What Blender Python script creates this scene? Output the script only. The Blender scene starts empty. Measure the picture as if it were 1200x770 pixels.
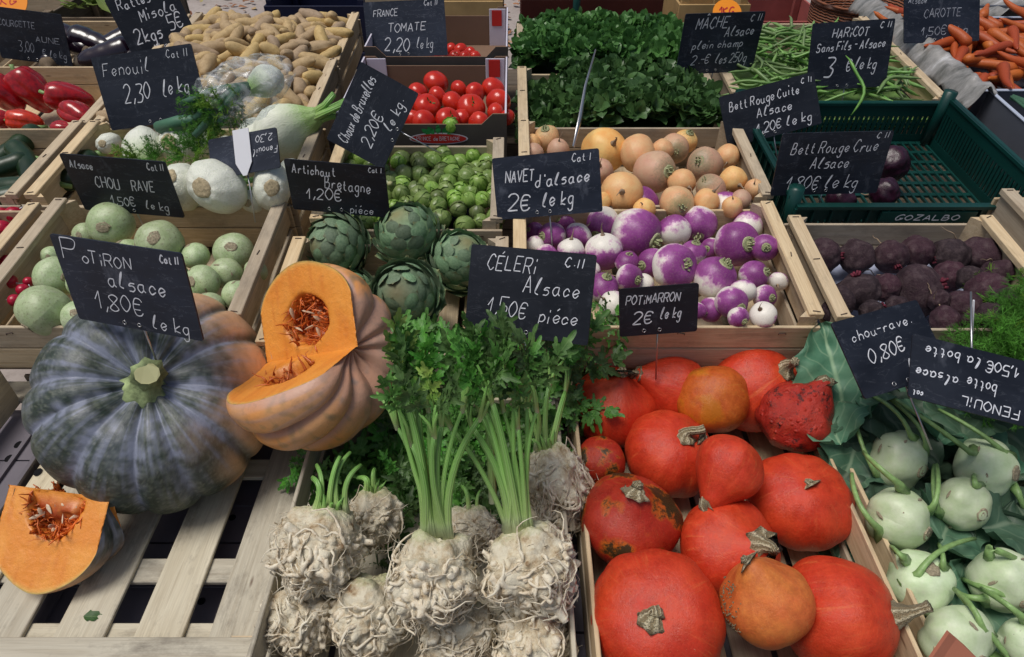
import bpy, bmesh, math, random
from mathutils import Vector, Matrix, Quaternion, noise as mn
random.seed(7)
SC = bpy.context.scene
COL = SC.collection
PI = math.pi
# ------------------------------------------------------------------ camera
PITCH = math.radians(40)
CAM = Vector((0, 0, 1.62))
FW = Vector((0, math.cos(PITCH), -math.sin(PITCH)))
RT = Vector((1, 0, 0))
UP = Vector((0, math.sin(PITCH), math.cos(PITCH)))
cd = bpy.data.cameras.new('camera'); cam = bpy.data.objects.new('camera', cd); COL.objects.link(cam)
cam.location = CAM; cam.rotation_euler = (math.radians(90) - PITCH, 0, 0)
cd.sensor_width = 36; cd.lens = 24; cd.clip_start = .02; cd.clip_end = 500
SC.camera = cam
# ------------------------------------------------------------------ light
w = bpy.data.worlds.new('World'); SC.world = w; w.use_nodes = True
wn = w.node_tree; bg = wn.nodes['Background']
sky = wn.nodes.new('ShaderNodeTexSky'); sky.sky_type = 'NISHITA'; sky.sun_disc = False
SUN_EL, SUN_AZ = math.radians(72), math.radians(255)      # azimuth from +Y (north) clockwise
sky.sun_elevation = SUN_EL; sky.sun_rotation = SUN_AZ; sky.air_density = 1.2; sky.dust_density = 4; sky.ozone_density = 1
wn.links.new(sky.outputs[0], bg.inputs[0]); bg.inputs[1].default_value = .075
sl = bpy.data.lights.new('sun', 'SUN'); sl.energy = 2.7; sl.angle = math.radians(26); sl.color = (1, .965, .91)
so = bpy.data.objects.new('sun', sl); COL.objects.link(so)
sd = Vector((math.cos(SUN_EL) * math.sin(SUN_AZ), math.cos(SUN_EL) * math.cos(SUN_AZ), math.sin(SUN_EL)))
so.rotation_euler = sd.to_track_quat('Z', 'Y').to_euler(); so.location = (0, 0, 6)
vs = SC.view_settings; vs.view_transform = 'Standard'; vs.look = 'None'; vs.gamma = 1; vs.exposure = -.22; vs.use_curve_mapping = False
SC.render.engine = 'CYCLES'
SC.cycles.max_bounces = 6; SC.cycles.transparent_max_bounces = 8

# ------------------------------------------------------------------ measuring helpers (place things where the photograph shows them)
def ray(u, v): return FW + RT * ((u - 600) / 800) - UP * ((v - 385) / 800)
def at(u, v, h): r = ray(u, v); return CAM + r * (h / -r.z)          # point h metres below the eye
def att(u, v, t): return CAM + ray(u, v) * t
def cdir(x, y, z): return (RT * x + UP * y - FW * z).normalized()    # right, up, towards the viewer
def vdir(u, v, x, y, z):                                                 # the same, about the line of sight to a point
    t = -ray(u, v).normalized(); r_ = (RT - t * RT.dot(t)).normalized(); u_ = t.cross(r_); return (r_ * x + u_ * y + t * z).normalized()
def basis(zdir, xhint=None):
    z = zdir.normalized(); xh = xhint if xhint is not None else Vector((1, .13, .07))
    x = xh - z * xh.dot(z)
    if x.length < 1e-4: x = Vector((0, 1, 0)) - z * z.y
    x.normalize(); y = z.cross(x)
    return Matrix((x, y, z)).transposed().to_4x4()
def xf(p, zdir=Vector((0, 0, 1)), s=1, roll=0, xhint=None):
    if isinstance(s, (int, float)): s = (s, s, s)
    return Matrix.Translation(p) @ basis(zdir, xhint) @ Matrix.Rotation(roll, 4, 'Z') @ Matrix.Diagonal((*s, 1))

# ------------------------------------------------------------------ materials
class NT:
    def __init__(s, name):
        s.m = bpy.data.materials.new(name); s.m.use_nodes = True; s.t = s.m.node_tree; s.n = s.t.nodes; s.l = s.t.links
        s.p = s.n['Principled BSDF']; s.out = s.n['Material Output']; s.tc = s.n.new('ShaderNodeTexCoord')
        s.oi = s.n.new('ShaderNodeObjectInfo')
    def link(s, a, b): s.l.new(a, b)
    def setv(s, sock, v):
        if hasattr(v, 'is_output') or hasattr(v, 'links'): s.l.new(v, sock)
        else:
            if isinstance(v, tuple) and len(v) == 3 and sock.type == 'RGBA': v = (*v, 1)
            sock.default_value = v
    def vec(s, scale=(1, 1, 1), src='Object', rnd=True):
        m = s.n.new('ShaderNodeMapping'); m.inputs['Scale'].default_value = scale
        s.l.new(s.tc.outputs[src], m.inputs['Vector'])
        if rnd:
            c = s.n.new('ShaderNodeVectorMath'); c.operation = 'SCALE'; c.inputs[0].default_value = (37, 19, 53)
            s.l.new(s.oi.outputs['Random'], c.inputs['Scale']); s.l.new(c.outputs[0], m.inputs['Location'])
        return m.outputs[0]
    def noise(s, scale=5, detail=4, rough=.55, vec=None, dist=0):
        n = s.n.new('ShaderNodeTexNoise'); n.inputs['Scale'].default_value = scale; n.inputs['Detail'].default_value = detail
        n.inputs['Roughness'].default_value = rough; n.inputs['Distortion'].default_value = dist
        s.l.new(vec if vec is not None else s.vec(), n.inputs['Vector']); return n.outputs[0]
    def vor(s, scale=5, vec=None, feat='F1', out='Distance'):
        n = s.n.new('ShaderNodeTexVoronoi'); n.feature = feat; n.inputs['Scale'].default_value = scale
        s.l.new(vec if vec is not None else s.vec(), n.inputs['Vector']); return n.outputs[out]
    def ramp(s, f, stops, interp='LINEAR'):
        r = s.n.new('ShaderNodeValToRGB'); r.color_ramp.interpolation = interp; e = r.color_ramp.elements
        while len(e) < len(stops): e.new(.5)
        for el, (p, c) in zip(e, stops): el.position = p; el.color = (c, c, c, 1) if isinstance(c, (int, float)) else (*c, 1)
        s.setv(r.inputs[0], f); return r.outputs[0]
    def mix(s, f, a, b, mode='MIX'):
        m = s.n.new('ShaderNodeMix'); m.data_type = 'RGBA'; m.blend_type = mode
        s.setv(m.inputs[0], f); s.setv(m.inputs[6], a); s.setv(m.inputs[7], b); return m.outputs[2]
    def math(s, op, a, b=0.0, c=None):
        m = s.n.new('ShaderNodeMath'); m.operation = op; s.setv(m.inputs[0], a); s.setv(m.inputs[1], b)
        if c is not None: s.setv(m.inputs[2], c)
        return m.outputs[0]
    def xyz(s, v):
        m = s.n.new('ShaderNodeSeparateXYZ'); s.l.new(v, m.inputs[0]); return m.outputs
    def attr(s, name='Col'):
        a = s.n.new('ShaderNodeAttribute'); a.attribute_name = name; return a.outputs[0]
    def hsv(s, c, h=.5, sa=1, v=1):
        m = s.n.new('ShaderNodeHueSaturation'); s.setv(m.inputs[0], h); s.setv(m.inputs[1], sa); s.setv(m.inputs[2], v); s.setv(m.inputs[4], c); return m.outputs[0]
    def rnd(s, a, b): return s.math('MULTIPLY_ADD', s.oi.outputs['Random'], b - a, a)
    def bump(s, h, st=.3, d=.01):
        b = s.n.new('ShaderNodeBump'); b.inputs['Strength'].default_value = st; b.inputs['Distance'].default_value = d if d < .015 else d * .06
        s.setv(b.inputs['Height'], h); s.l.new(b.outputs[0], s.p.inputs['Normal']); return b
    def done(s, col, rough=.5, spec=.5, sss=0, sssr=.01, coat=0):
        s.setv(s.p.inputs['Base Color'], col); s.setv(s.p.inputs['Roughness'], rough); s.p.inputs['Specular IOR Level'].default_value = spec
        if 0: s.p.inputs['Subsurface Weight'].default_value = sss; s.p.inputs['Subsurface Scale'].default_value = sssr; s.p.inputs['Subsurface Radius'].default_value = (1, .6, .4)
        if coat: s.p.inputs['Coat Weight'].default_value = coat; s.p.inputs['Coat Roughness'].default_value = .25
        return s.m
def wood_mat(name, light, dark, dirt=.5):
    n = NT(name); g = n.noise(3, 5, .6, n.vec((2.2, 30, 30)), 1.2); f = n.noise(9, 5, .7, n.vec((1.2, 60, 60)))
    c = n.ramp(g, [(.3, dark), (.62, light)]); c = n.mix(n.ramp(f, [(.35, .35), (.65, 0)]), c, tuple(x * .6 for x in dark))
    st = n.ramp(n.noise(7, 6, .75, n.vec((1, 2, 2))), [(.50, 0), (.70, dirt)]); c = n.mix(st, c, (.16, .13, .1))
    k = n.vor(6, n.vec((1.2, 5, 5))); c = n.mix(n.ramp(k, [(.03, .8), (.09, 0)]), c, (.13, .06, .03))
    c = n.hsv(c, .5, n.rnd(.75, 1.1), n.rnd(.72, 1.12)); n.bump(g, .35, .002); return n.done(c, .75, .25)
M = {}
M['wood'] = wood_mat('pale_poplar', (.70, .56, .37), (.55, .41, .25), .5)
M['woodw'] = wood_mat('whitewashed_wood', (.70, .64, .49), (.54, .47, .34), .75)
M['woodd'] = wood_mat('weathered_wood', (.22, .17, .12), (.13, .095, .065), .5)
def plain(name, col, rough=.5, spec=.5, var=.15, bsc=60, bst=.1, coat=0):
    n = NT(name); f = n.noise(4, 5, .6); c = n.mix(n.ramp(f, [(.35, 0.), (.7, 1.)]), tuple(x * (1 - var) for x in col), tuple(min(1, x * (1 + var)) for x in col))
    n.bump(n.noise(bsc, 3), bst, .002); return n.done(c, rough, spec, coat=coat)
M['slate'] = None
n = NT('chalkboard_slate'); f = n.noise(7, 6, .65, n.vec((1, 1.6, 1))); sm = n.noise(28, 4, .7, n.vec((1, .5, 1)))
c = n.mix(n.ramp(f, [(.42, 0), (.75, .55)]), (.008, .011, .020), (.028, .037, .062)); c = n.mix(n.ramp(sm, [(.60, 0), (.80, .30)]), c, (.22, .24, .30)); gw = n.noise(16, 3, .6, n.vec((1, 3.5, 1)), 2.5); c = n.mix(n.ramp(gw, [(.585, 0), (.60, .16), (.615, 0)]), c, (.3, .32, .38))
c = n.hsv(c, .5, 1, n.rnd(.6, 1.5)); n.bump(sm, .08, .001); M['slate'] = n.done(c, n.ramp(f, [(.3, .36), (.7, .55)]), .35)
n = NT('chalk_marker'); f = n.noise(160, 3, .6); M['chalk'] = n.done(n.mix(n.ramp(f, [(.35, 0), (.62, .55)]), (.72, .74, .8), (.4, .42, .48)), .8, .2)
n = NT('faded_chalk'); f = n.noise(120, 3, .6); M['chalkf'] = n.done(n.mix(n.ramp(f, [(.35, 0), (.6, .7)]), (.42, .45, .52), (.12, .13, .17)), .8, .2)
M['white'] = plain('white_plastic', (.7, .71, .76), .45, .5, .08)
M['steel'] = plain('steel', (.5, .5, .52), .3, .6); M['steel'].node_tree.nodes['Principled BSDF'].inputs['Metallic'].default_value = .9
M['rust'] = plain('rusty_staple', (.10, .07, .055), .6, .4, .4)
M['gplastic'] = plain('green_plastic', (.003, .042, .036), .38, .5, .25)
M['greyplastic'] = plain('grey_plastic', (.155, .14, .165), .55, .4, .22)
M['darkhole'] = plain('dark_hole', (.012, .012, .014), .9, .1)  # near-black colour standing for the shade inside holes
M['carton'] = plain('brown_cardboard', (.20, .125, .085), .85, .2, .15)
M['cartondark'] = plain('printed_dark_cardboard', (.075, .068, .062), .8, .2, .3)
M['cartonwhite'] = plain('white_printed_cardboard', (.6, .57, .66), .6, .3, .08)
M['redprint'] = plain('red_print', (.5, .025, .02), .6, .3, .1)
M['greenprint'] = plain('green_print', (.02, .22, .06), .6, .3, .1)
M['bluegrey'] = plain('blue_grey_carton', (.11, .12, .15), .6, .4, .2)
M['blueedge'] = plain('pale_blue_edge', (.42, .47, .58), .5, .4, .1)
M['paper'] = plain('blue_white_paper', (.42, .46, .62), .8, .2, .12, 12, .3)
M['navy'] = plain('navy_plastic', (.008, .012, .045), .6, .3, .2)
M['orangetag'] = plain('orange_card', (.85, .27, .01), .6, .3, .06)
M['redcrate'] = plain('dark_red_plastic', (.075, .014, .010), .5, .4, .3)
M['pinkbox'] = plain('faded_red_box', (.34, .09, .08), .7, .3, .3)
M['tanbox'] = plain('tan_cardboard', (.5, .33, .15), .8, .2, .3, 20)
M['terra'] = plain('terracotta_card', (.42, .16, .1), .7, .3, .15)
n = NT('wicker'); ww = n.xyz(n.vec((1, 1, 1), rnd=False)); wv = n.n.new('ShaderNodeTexWave'); wv.inputs['Scale'].default_value = 14; wv.bands_direction = 'Z'; wv.inputs['Distortion'].default_value = 3
n.link(n.tc.outputs['Object'], wv.inputs[0]); n.bump(wv.outputs[1], .7, .01); M['wicker'] = n.done(n.ramp(wv.outputs[1], [(.2, (.06, .02, .01)), (.8, (.28, .09, .035))]), .6)
# -- vegetables
def vz(n, scale=(1, 1, 1)): return n.xyz(n.vec(scale, rnd=False))
def m_turnip():
    n = NT('purple_turnip_skin'); z = vz(n)[2]; f = n.noise(1.3, 4, .6); f2 = n.noise(9, 6, .65)
    a = n.math('ADD', n.math('MULTIPLY_ADD', f, 2.2, -1.1), n.math('MULTIPLY_ADD', f2, .5, -.25)); a = n.math('ADD', z, a); a = n.math('ADD', a, n.rnd(-.25, .3))
    c = n.ramp(n.math('MULTIPLY_ADD', a, .5, .5), [(.36, (.82, .78, .70)), (.49, (.64, .40, .54)), (.58, (.34, .075, .31)), (.9, (.20, .03, .18))])
    c = n.mix(n.ramp(n.noise(14, 5, .7), [(.5, 0), (.75, .4)]), c, (.42, .33, .28)); c = n.mix(n.ramp(n.noise(50, 2), [(.66, 0), (.72, .5)]), c, (.2, .12, .09))
    n.bump(n.noise(12, 5, .6, n.vec((.6, .6, 3))), .25, .03); return n.done(c, n.ramp(f2, [(.3, .28), (.7, .5)]), .5, .1, .03)
M['turnip'] = m_turnip()
def m_golden():
    n = NT('golden_turnip_skin'); z = vz(n)[2]; f = n.noise(1.6, 5, .6); f2 = n.noise(8, 6, .7)
    c = n.mix(n.ramp(f, [(.35, 0.), (.65, 1.)]), (.74, .46, .20), (.72, .33, .13)); c = n.mix(n.ramp(n.math('ADD', z, n.math('MULTIPLY_ADD', f2, .8, -.4)), [(.6, 0), (.95, .7)]), c, (.26, .27, .11))
    c = n.mix(n.ramp(f2, [(.55, 0), (.8, .4)]), c, (.36, .21, .11)); c = n.hsv(c, n.rnd(.485, .512), n.rnd(.75, 1.05), n.rnd(.75, 1.2))
    n.bump(n.noise(10, 5, .6, n.vec((.5, .5, 4))), .35, .03); return n.done(c, .45, .4, .08, .03)
M['golden'] = m_golden()
def m_crown():
    n = NT('cut_crown'); x = vz(n); r = n.math('SQRT', n.math('ADD', n.math('MULTIPLY', x[0], x[0]), n.math('MULTIPLY', x[1], x[1])))
    s = n.math('SINE', n.math('ADD', n.math('MULTIPLY', r, 42), n.math('MULTIPLY', n.noise(3), 9))); c = n.mix(n.math('MULTIPLY_ADD', s, .5, .5), (.24, .28, .12), (.50, .50, .30)); n.bump(s, .5, .03); return n.done(c, .7, .3)
M['crown'] = m_crown()
def m_beet():
    n = NT('beet_skin'); f = n.noise(2, 6, .7); g = n.noise(16, 6, .75); c = n.ramp(f, [(.3, (.028, .007, .017)), (.55, (.062, .025, .040)), (.75, (.13, .085, .095))])
    c = n.mix(n.ramp(g, [(.45, 0), (.75, .55)]), c, (.12, .085, .075)); c = n.hsv(c, .5, n.rnd(.7, 1.2), n.rnd(.5, 1.05)); c = n.mix(n.ramp(n.noise(2.4, 4), [(.50, 0), (.72, .4)]), c, (.18, .13, .135)); n.bump(n.math('ADD', g, n.noise(5, 4)), .7, .06); return n.done(c, .72, .3)
M['beet'] = m_beet()
M['beetcut'] = plain('beet_crown', (.13, .018, .035), .7, .3, .6, 12, .5)
M['beetraw'] = plain('dark_purple_beet', (.03, .006, .018), .35, .5, .5, 12, .3)
M['rootlet'] = plain('rootlet', (.30, .22, .15), .8, .2, .3)
def m_koh(name, a, b, spots):
    n = NT(name); f = n.noise(1.8, 4, .6); g = n.noise(10, 6, .75); c = n.mix(n.ramp(f, [(.3, 0.), (.7, 1.)]), a, b)
    c = n.mix(n.ramp(n.noise(3.2, 4, .7), [(.5, 0), (.72, .45)]), c, (.62, .64, .5)); c = n.mix(n.ramp(g, [(.52, 0), (.70, spots)]), c, (.2, .19, .11)); c = n.hsv(c, n.rnd(.49, .508), 1, n.rnd(.85, 1.1)); n.bump(n.math('ADD', g, f), .22, .04); return n.done(c, .4, .5, .15, .05)
M['koh'] = m_koh('kohlrabi_skin', (.48, .62, .34), (.68, .78, .55), .1); M['kohold'] = m_koh('old_kohlrabi_skin', (.34, .46, .22), (.52, .62, .37), .85)
M['scar'] = plain('leaf_scar', (.34, .29, .2), .8, .2, .4, 15, .4)
M['petiole'] = plain('green_petiole', (.23, .38, .13), .4, .5, .25, 30, .2)
def m_leaf(name, dark, light, vein, scale=3, vf=6, spec=.4, rough=.5):
    n = NT(name); uv = n.xyz(n.tc.outputs['UV']); u = n.math('ABSOLUTE', uv[0]); mid = n.ramp(u, [(.02, 1.), (.07, 0.)])
    q = n.math('FRACT', n.math('SUBTRACT', n.math('MULTIPLY', uv[1], vf), n.math('MULTIPLY', u, vf * .45))); sv = n.ramp(q, [(.0, 1.), (.10, 0.), (.92, 0.), (1, 1.)])
    f = n.noise(scale, 5, .6); c = n.mix(n.ramp(f, [(.3, 0.), (.7, 1.)]), dark, light); v = n.math('MAXIMUM', mid, n.math('MULTIPLY', sv, .5)); c = n.mix(n.math('MULTIPLY', v, .7), c, vein)
    c = n.hsv(c, n.rnd(.485, .512), n.rnd(.85, 1.1), n.rnd(.5, 1.45)); n.bump(v, -.3, .004); m = n.done(c, rough, spec); tr = n.n.new('ShaderNodeBsdfTranslucent'); n.link(c, tr.inputs[0]); mx = n.n.new('ShaderNodeMixShader'); mx.inputs[0].default_value = .22
    n.link(n.p.outputs[0], mx.inputs[1]); n.link(tr.outputs[0], mx.inputs[2]); n.link(mx.outputs[0], n.out.inputs[0]); return m
M['celleaf'] = m_leaf('celery_leaf', (.03, .12, .018), (.13, .32, .06), (.22, .38, .12))
M['celyoung'] = m_leaf('young_celery_leaf', (.13, .32, .04), (.34, .48, .09), (.4, .5, .2))
M['kohleaf'] = m_leaf('kohlrabi_leaf', (.045, .13, .075), (.14, .26, .16), (.30, .42, .27), 2.5, 5)
M['mache'] = m_leaf('lambs_lettuce_leaf', (.035, .14, .025), (.12, .33, .07), (.16, .34, .11), 9, 3, .5, .38)
def m_stalk():
    n = NT('celery_stalk'); uv = n.xyz(n.tc.outputs['UV']); s = n.math('SINE', n.math('MULTIPLY', uv[0], 60)); f = n.noise(20, 4); c = n.ramp(uv[1], [(0, (.62, .66, .44)), (.16, (.36, .55, .16)), (.5, (.20, .44, .08)), (1, (.12, .34, .045))])
    c = n.mix(n.math('MULTIPLY_ADD', s, .12, .12), c, (.5, .6, .35)); c = n.hsv(c, .5, 1, n.rnd(.8, 1.15)); n.bump(s, .4, .001); return n.done(c, .4, .5, .1, .005)
M['stalk'] = m_stalk()
def m_cel():
    n = NT('celeriac_skin'); z = vz(n)[2]; f = n.noise(2.2, 6, .7); g = n.noise(9, 6, .7); c = n.ramp(f, [(.32, (.27, .165, .085)), (.42, (.56, .46, .31)), (.56, (.74, .68, .53))])
    c = n.mix(n.ramp(n.math('ADD', z, n.math('MULTIPLY_ADD', g, .6, -.3)), [(.75, 0), (1.15, .75)]), c, (.46, .50, .26)); c = n.mix(n.ramp(g, [(.58, 0), (.75, .5)]), c, (.24, .14, .07)); n.bump(n.math('ADD', f, g), .8, .06); return n.done(c, .75, .3)
M['cel'] = m_cel()
n = NT('celeriac_root'); f = n.noise(4.5, 6, .8); c = n.ramp(f, [(.36, (.27, .19, .10)), (.41, (.60, .50, .36)), (.56, (.78, .72, .58))]); n.bump(n.noise(25, 3), .5, .02); M['celroot'] = n.done(c, .7, .3)
M['sprout'] = m_leaf('sprout_leaf', (.15, .28, .05), (.30, .44, .11), (.44, .52, .22), 1.2, 5, .5, .35)
M['sproutbase'] = plain('sprout_stump', (.42, .42, .22), .6, .3, .2)
def m_tomato():
    n = NT('tomato_skin'); f = n.noise(1.5, 3); c = n.mix(n.ramp(f, [(.3, 0.), (.7, 1.)]), (.46, .012, .008), (.6, .035, .012)); n.bump(n.noise(3, 2), .1, .05); return n.done(c, .22, .5, .12, .04)
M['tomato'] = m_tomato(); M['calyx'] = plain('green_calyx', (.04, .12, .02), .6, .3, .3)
def m_pot():
    n = NT('potato_skin'); f = n.noise(1.6, 5, .7); g = n.noise(14, 6, .75); c = n.mix(n.ramp(f, [(.3, 0.), (.7, 1.)]), (.60, .43, .22), (.42, .28, .13)); c = n.mix(n.ramp(g, [(.5, 0), (.75, .5)]), c, (.19, .12, .06)); c = n.hsv(c, n.rnd(.49, .51), n.rnd(.8, 1.1), n.rnd(.7, 1.15)); n.bump(g, .4, .04); return n.done(c, .6, .35)
M['potato'] = m_pot()
def m_bean():
    n = NT('bean_skin'); f = n.noise(30, 4); c = n.mix(n.ramp(f, [(.3, 0.), (.7, 1.)]), (.105, .25, .05), (.21, .38, .095)); c = n.hsv(c, n.rnd(.485, .51), n.rnd(.8, 1.05), n.rnd(.65, 1.2)); n.bump(n.noise(70, 2), .3, .002); return n.done(c, .42, .45)
M['bean'] = m_bean()
def m_carrot():
    n = NT('carrot_skin'); f = n.noise(2, 4); s = n.noise(3, 5, .7, n.vec((40, 40, 90))); c = n.mix(n.ramp(f, [(.3, 0.), (.7, 1.)]), (.52, .125, .025), (.42, .07, .016)); c = n.mix(n.ramp(s, [(.55, 0), (.7, .4)]), c, (.25, .06, .03)); c = n.hsv(c, n.rnd(.49, .51), 1, n.rnd(.7, 1.1)); n.bump(s, .4, .002); return n.done(c, .5, .4)
M['carrot'] = m_carrot()
M['radish'] = plain('radish_skin', (.42, .006, .035), .3, .5, .3, 6, .1)
M['pepper'] = plain('red_pepper_skin', (.36, .006, .009), .2, .55, .35, 4, .06, .3)
M['pepperor'] = plain('orange_red_pepper_skin', (.62, .035, .008), .2, .55, .3, 4, .06, .3)
M['cucumber'] = plain('cucumber_skin', (.012, .035, .012), .35, .5, .4, 25, .4)
M['aubergine'] = plain('aubergine_skin', (.012, .005, .012), .16, .6, .3, 5, .05, .4)
M['leek'] = plain('leek_leaf', (.05, .13, .08), .5, .4, .35, 12, .2)
def m_fennel():
    n = NT('fennel_bulb'); z = vz(n)[2]; s = n.noise(5, 5, .65, n.vec((5, 5, .45))); g = n.noise(5, 4); c = n.ramp(n.math('ADD', z, n.math('MULTIPLY_ADD', s, .9, -.45)), [(.0, (.80, .82, .72)), (.45, (.72, .78, .60)), (1, (.32, .50, .16))])
    c = n.mix(n.ramp(s, [(.36, .3), (.5, 0)]), c, (.46, .56, .3)); c = n.mix(n.ramp(g, [(.62, 0), (.8, .35)]), c, (.35, .27, .15)); n.bump(s, .6, .05); return n.done(c, .35, .5, .15, .05)
M['fennel'] = m_fennel(); M['fenbase'] = plain('fennel_root_plate', (.46, .38, .24), .7, .3, .35, 10, .5)
M['frond'] = plain('fennel_frond', (.08, .25, .03), .6, .3, .6)
M['frondy'] = plain('bright_fennel_frond', (.15, .30, .03), .6, .3, .5)
def m_art():
    n = NT('artichoke_bract'); uv = n.xyz(n.tc.outputs['UV']); f = n.noise(7, 5, .6); c = n.mix(n.ramp(f, [(.3, 0.), (.7, 1.)]), (.105, .19, .10), (.21, .31, .18)); c = n.mix(n.ramp(uv[1], [(.78, 0), (.97, .8)]), c, (.2, .17, .07)); st = n.noise(3, 4, .6, n.vec((22, 22, 1.5)))
    c = n.mix(n.ramp(st, [(.5, 0), (.7, .35)]), c, (.17, .23, .17)); c = n.hsv(c, n.rnd(.49, .51), n.rnd(.85, 1.05), n.rnd(.75, 1.5)); n.bump(st, .3, .01); return n.done(c, .5, .4)
M['bract'] = m_art()
def m_colattr(name, rough=.4, bst=.3, bsc=30, spot=.3, spec=.45, sss=0, dist=.004):
    n = NT(name); c = n.attr(); g = n.noise(bsc, 6, .75, n.vec(rnd=False)); c = n.mix(n.ramp(g, [(.52, 0), (.72, spot)]), c, n.hsv(c, .5, .8, .45)); n.bump(n.math('ADD', g, n.noise(bsc * .4, 3)), bst, dist); return n.done(c, n.ramp(g, [(.3, rough - .06), (.7, rough + .12)]), spec, sss, .01)
M['pumpskin'] = m_colattr('pumpkin_skin', .42, .35, 55, .4)
M['flesh'] = m_colattr('pumpkin_flesh', .42, .5, 90, .2, .5, .15)
M['flesh'].node_tree.nodes['Principled BSDF'].inputs['Coat Weight'].default_value = .35; M['flesh'].node_tree.nodes['Principled BSDF'].inputs['Coat Roughness'].default_value = .3
M['fibre'] = plain('pumpkin_fibre', (.62, .14, .025), .35, .5, .5, 30, .3)
M['seed'] = plain('pumpkin_seed', (.72, .55, .38), .4, .5, .15)
def m_poti(name, base, light, blotch=0, warts=0, dull=0):
    n = NT(name); uv = n.tc.outputs['UV']
    def uvn(sx, sy, sc, det, dist=0.):
        mp = n.n.new('ShaderNodeMapping'); mp.inputs['Scale'].default_value = (sx, sy, 1); n.link(uv, mp.inputs[0]); ra = n.n.new('ShaderNodeVectorMath'); ra.operation = 'SCALE'; ra.inputs[0].default_value = (7, 9, 3)
        n.link(n.oi.outputs['Random'], ra.inputs['Scale']); n.link(ra.outputs[0], mp.inputs['Location']); return n.noise(sc, det, .6, mp.outputs[0], dist)
    s = uvn(30, 1.6, 1.6, 6, .5); s2 = uvn(30, 1.2, 4, 4, .3); f = n.noise(1.4, 4, .6); g = n.noise(24, 6, .8); m = n.noise(3.4, 6, .75)
    c = n.mix(n.ramp(f, [(.3, 0.), (.7, 1.)]), base, tuple(x * y for x, y in zip(base, (1.15, 1.9, 1.4)))); c = n.mix(n.ramp(m, [(.38, .45), (.58, 0)]), c, tuple(x * .55 for x in base))
    c = n.mix(n.ramp(s, [(.62, 0), (.67, .42), (.71, .1)]), c, light); c = n.mix(n.ramp(s2, [(.55, 0), (.8, .3)]), c, light)
    sp = n.vor(26); c = n.mix(n.ramp(sp, [(.06, .5), (.13, 0)]), c, (.72, .36, .16)); c = n.mix(n.ramp(g, [(.67, 0), (.73, .7)]), c, (.42, .25, .13))
    sc = uvn(9, 3, 3.2, 8, 1.5); c = n.mix(n.ramp(sc, [(.715, 0), (.73, .8)]), c, (.55, .40, .24)); h = n.math('ADD', g, n.math('MULTIPLY', m, 2))
    if blotch:
        b = n.noise(1.5, 2, .5); e = n.noise(13, 6, .8); q = n.math('ADD', b, n.math('MULTIPLY_ADD', e, .45, -.22)); c = n.mix(n.ramp(b, [(.52, 0), (.64, .8)]), c, (.62, .2, .012)); c = n.mix(n.ramp(q, [(.57, 0), (.63, blotch)]), c, (.02, .024, .012))
    if warts:
        wv = n.vor(5); h = n.math('ADD', h, n.ramp(wv, [(0, 2.), (.3, 0.)])); c = n.mix(n.ramp(n.noise(3.0, 6, .85), [(.55, 0), (.60, warts)]), c, (.03, .012, .012))
    n.bump(h, .45 if not warts else .8, .03); return n.done(c, n.ramp(n.math('ADD', m, n.math('MULTIPLY', g, .4)), [(.5, .22 + dull), (.9, .52 + dull)]), .42)
M['poti'] = m_poti('potimarron_skin', (.58, .036, .014), (.74, .20, .06)); M['potior'] = m_poti('orange_potimarron_skin', (.52, .08, .014), (.62, .24, .04), .15)
M['potib'] = m_poti('blotched_potimarron_skin', (.40, .022, .012), (.55, .13, .03), .95); M['potiw'] = m_poti('warty_potimarron_skin', (.43, .02, .014), (.5, .1, .03), .0, .9)
M['potio2'] = m_poti('pale_orange_potimarron_skin', (.66, .13, .035), (.72, .28, .09), 0, 0, .06)
def m_cork():
    n = NT('corky_stem'); uv = n.xyz(n.tc.outputs['UV']); s = n.math('SINE', n.math('ADD', n.math('MULTIPLY', uv[0], 50), n.math('MULTIPLY', n.noise(30), 8))); g = n.noise(60, 5, .7); c = n.ramp(n.math('ADD', n.math('MULTIPLY_ADD', s, .25, .25), n.math('MULTIPLY', g, .5)), [(.2, (.22, .16, .09)), (.5, (.50, .42, .26)), (.8, (.68, .61, .43))]); n.bump(s, .8, .003); return n.done(c, .85, .2)
M['cork'] = m_cork()
M['greenstem'] = plain('green_pumpkin_stem', (.27, .34, .16), .7, .3, .7, 25, .5)
n = NT('clear_film'); n.p.inputs['Roughness'].default_value = .12; n.p.inputs['Base Color'].default_value = (.9, .93, .95, 1); n.p.inputs['Specular IOR Level'].default_value = 1
wv = n.noise(22, 5, .7, n.vec((1, 3, 1))); n.bump(wv, .9, .02); tr = n.n.new('ShaderNodeBsdfTransparent'); tr.inputs[0].default_value = (.93, .95, .96, 1); mx = n.n.new('ShaderNodeMixShader')
n.link(n.ramp(wv, [(.45, .04), (.68, .5)]), mx.inputs[0]); n.link(tr.outputs[0], mx.inputs[1]); n.link(n.p.outputs[0], mx.inputs[2]); n.link(mx.outputs[0], n.out.inputs[0]); M['film'] = n.m
n = NT('grey_film'); wv = n.noise(9, 6, .7, n.vec((1, 2.5, 1))); n.bump(wv, .9, .03); c = n.ramp(wv, [(.35, (.10, .10, .09)), (.6, (.34, .33, .32)), (.7, (.55, .55, .56))]); M['greyfilm'] = n.done(c, .28, .6)
n = NT('earth_ground'); f = n.noise(1.2, 6, .7, n.vec(rnd=False)); g = n.noise(30, 6, .7, n.vec(rnd=False)); c = n.mix(n.ramp(f, [(.35, 0.), (.65, 1.)]), (.30, .25, .23), (.42, .37, .34)); c = n.mix(n.ramp(g, [(.5, 0), (.75, .5)]), c, (.14, .11, .09)); n.bump(g, .6, .02); M['ground'] = n.done(c, .9, .2)
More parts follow.
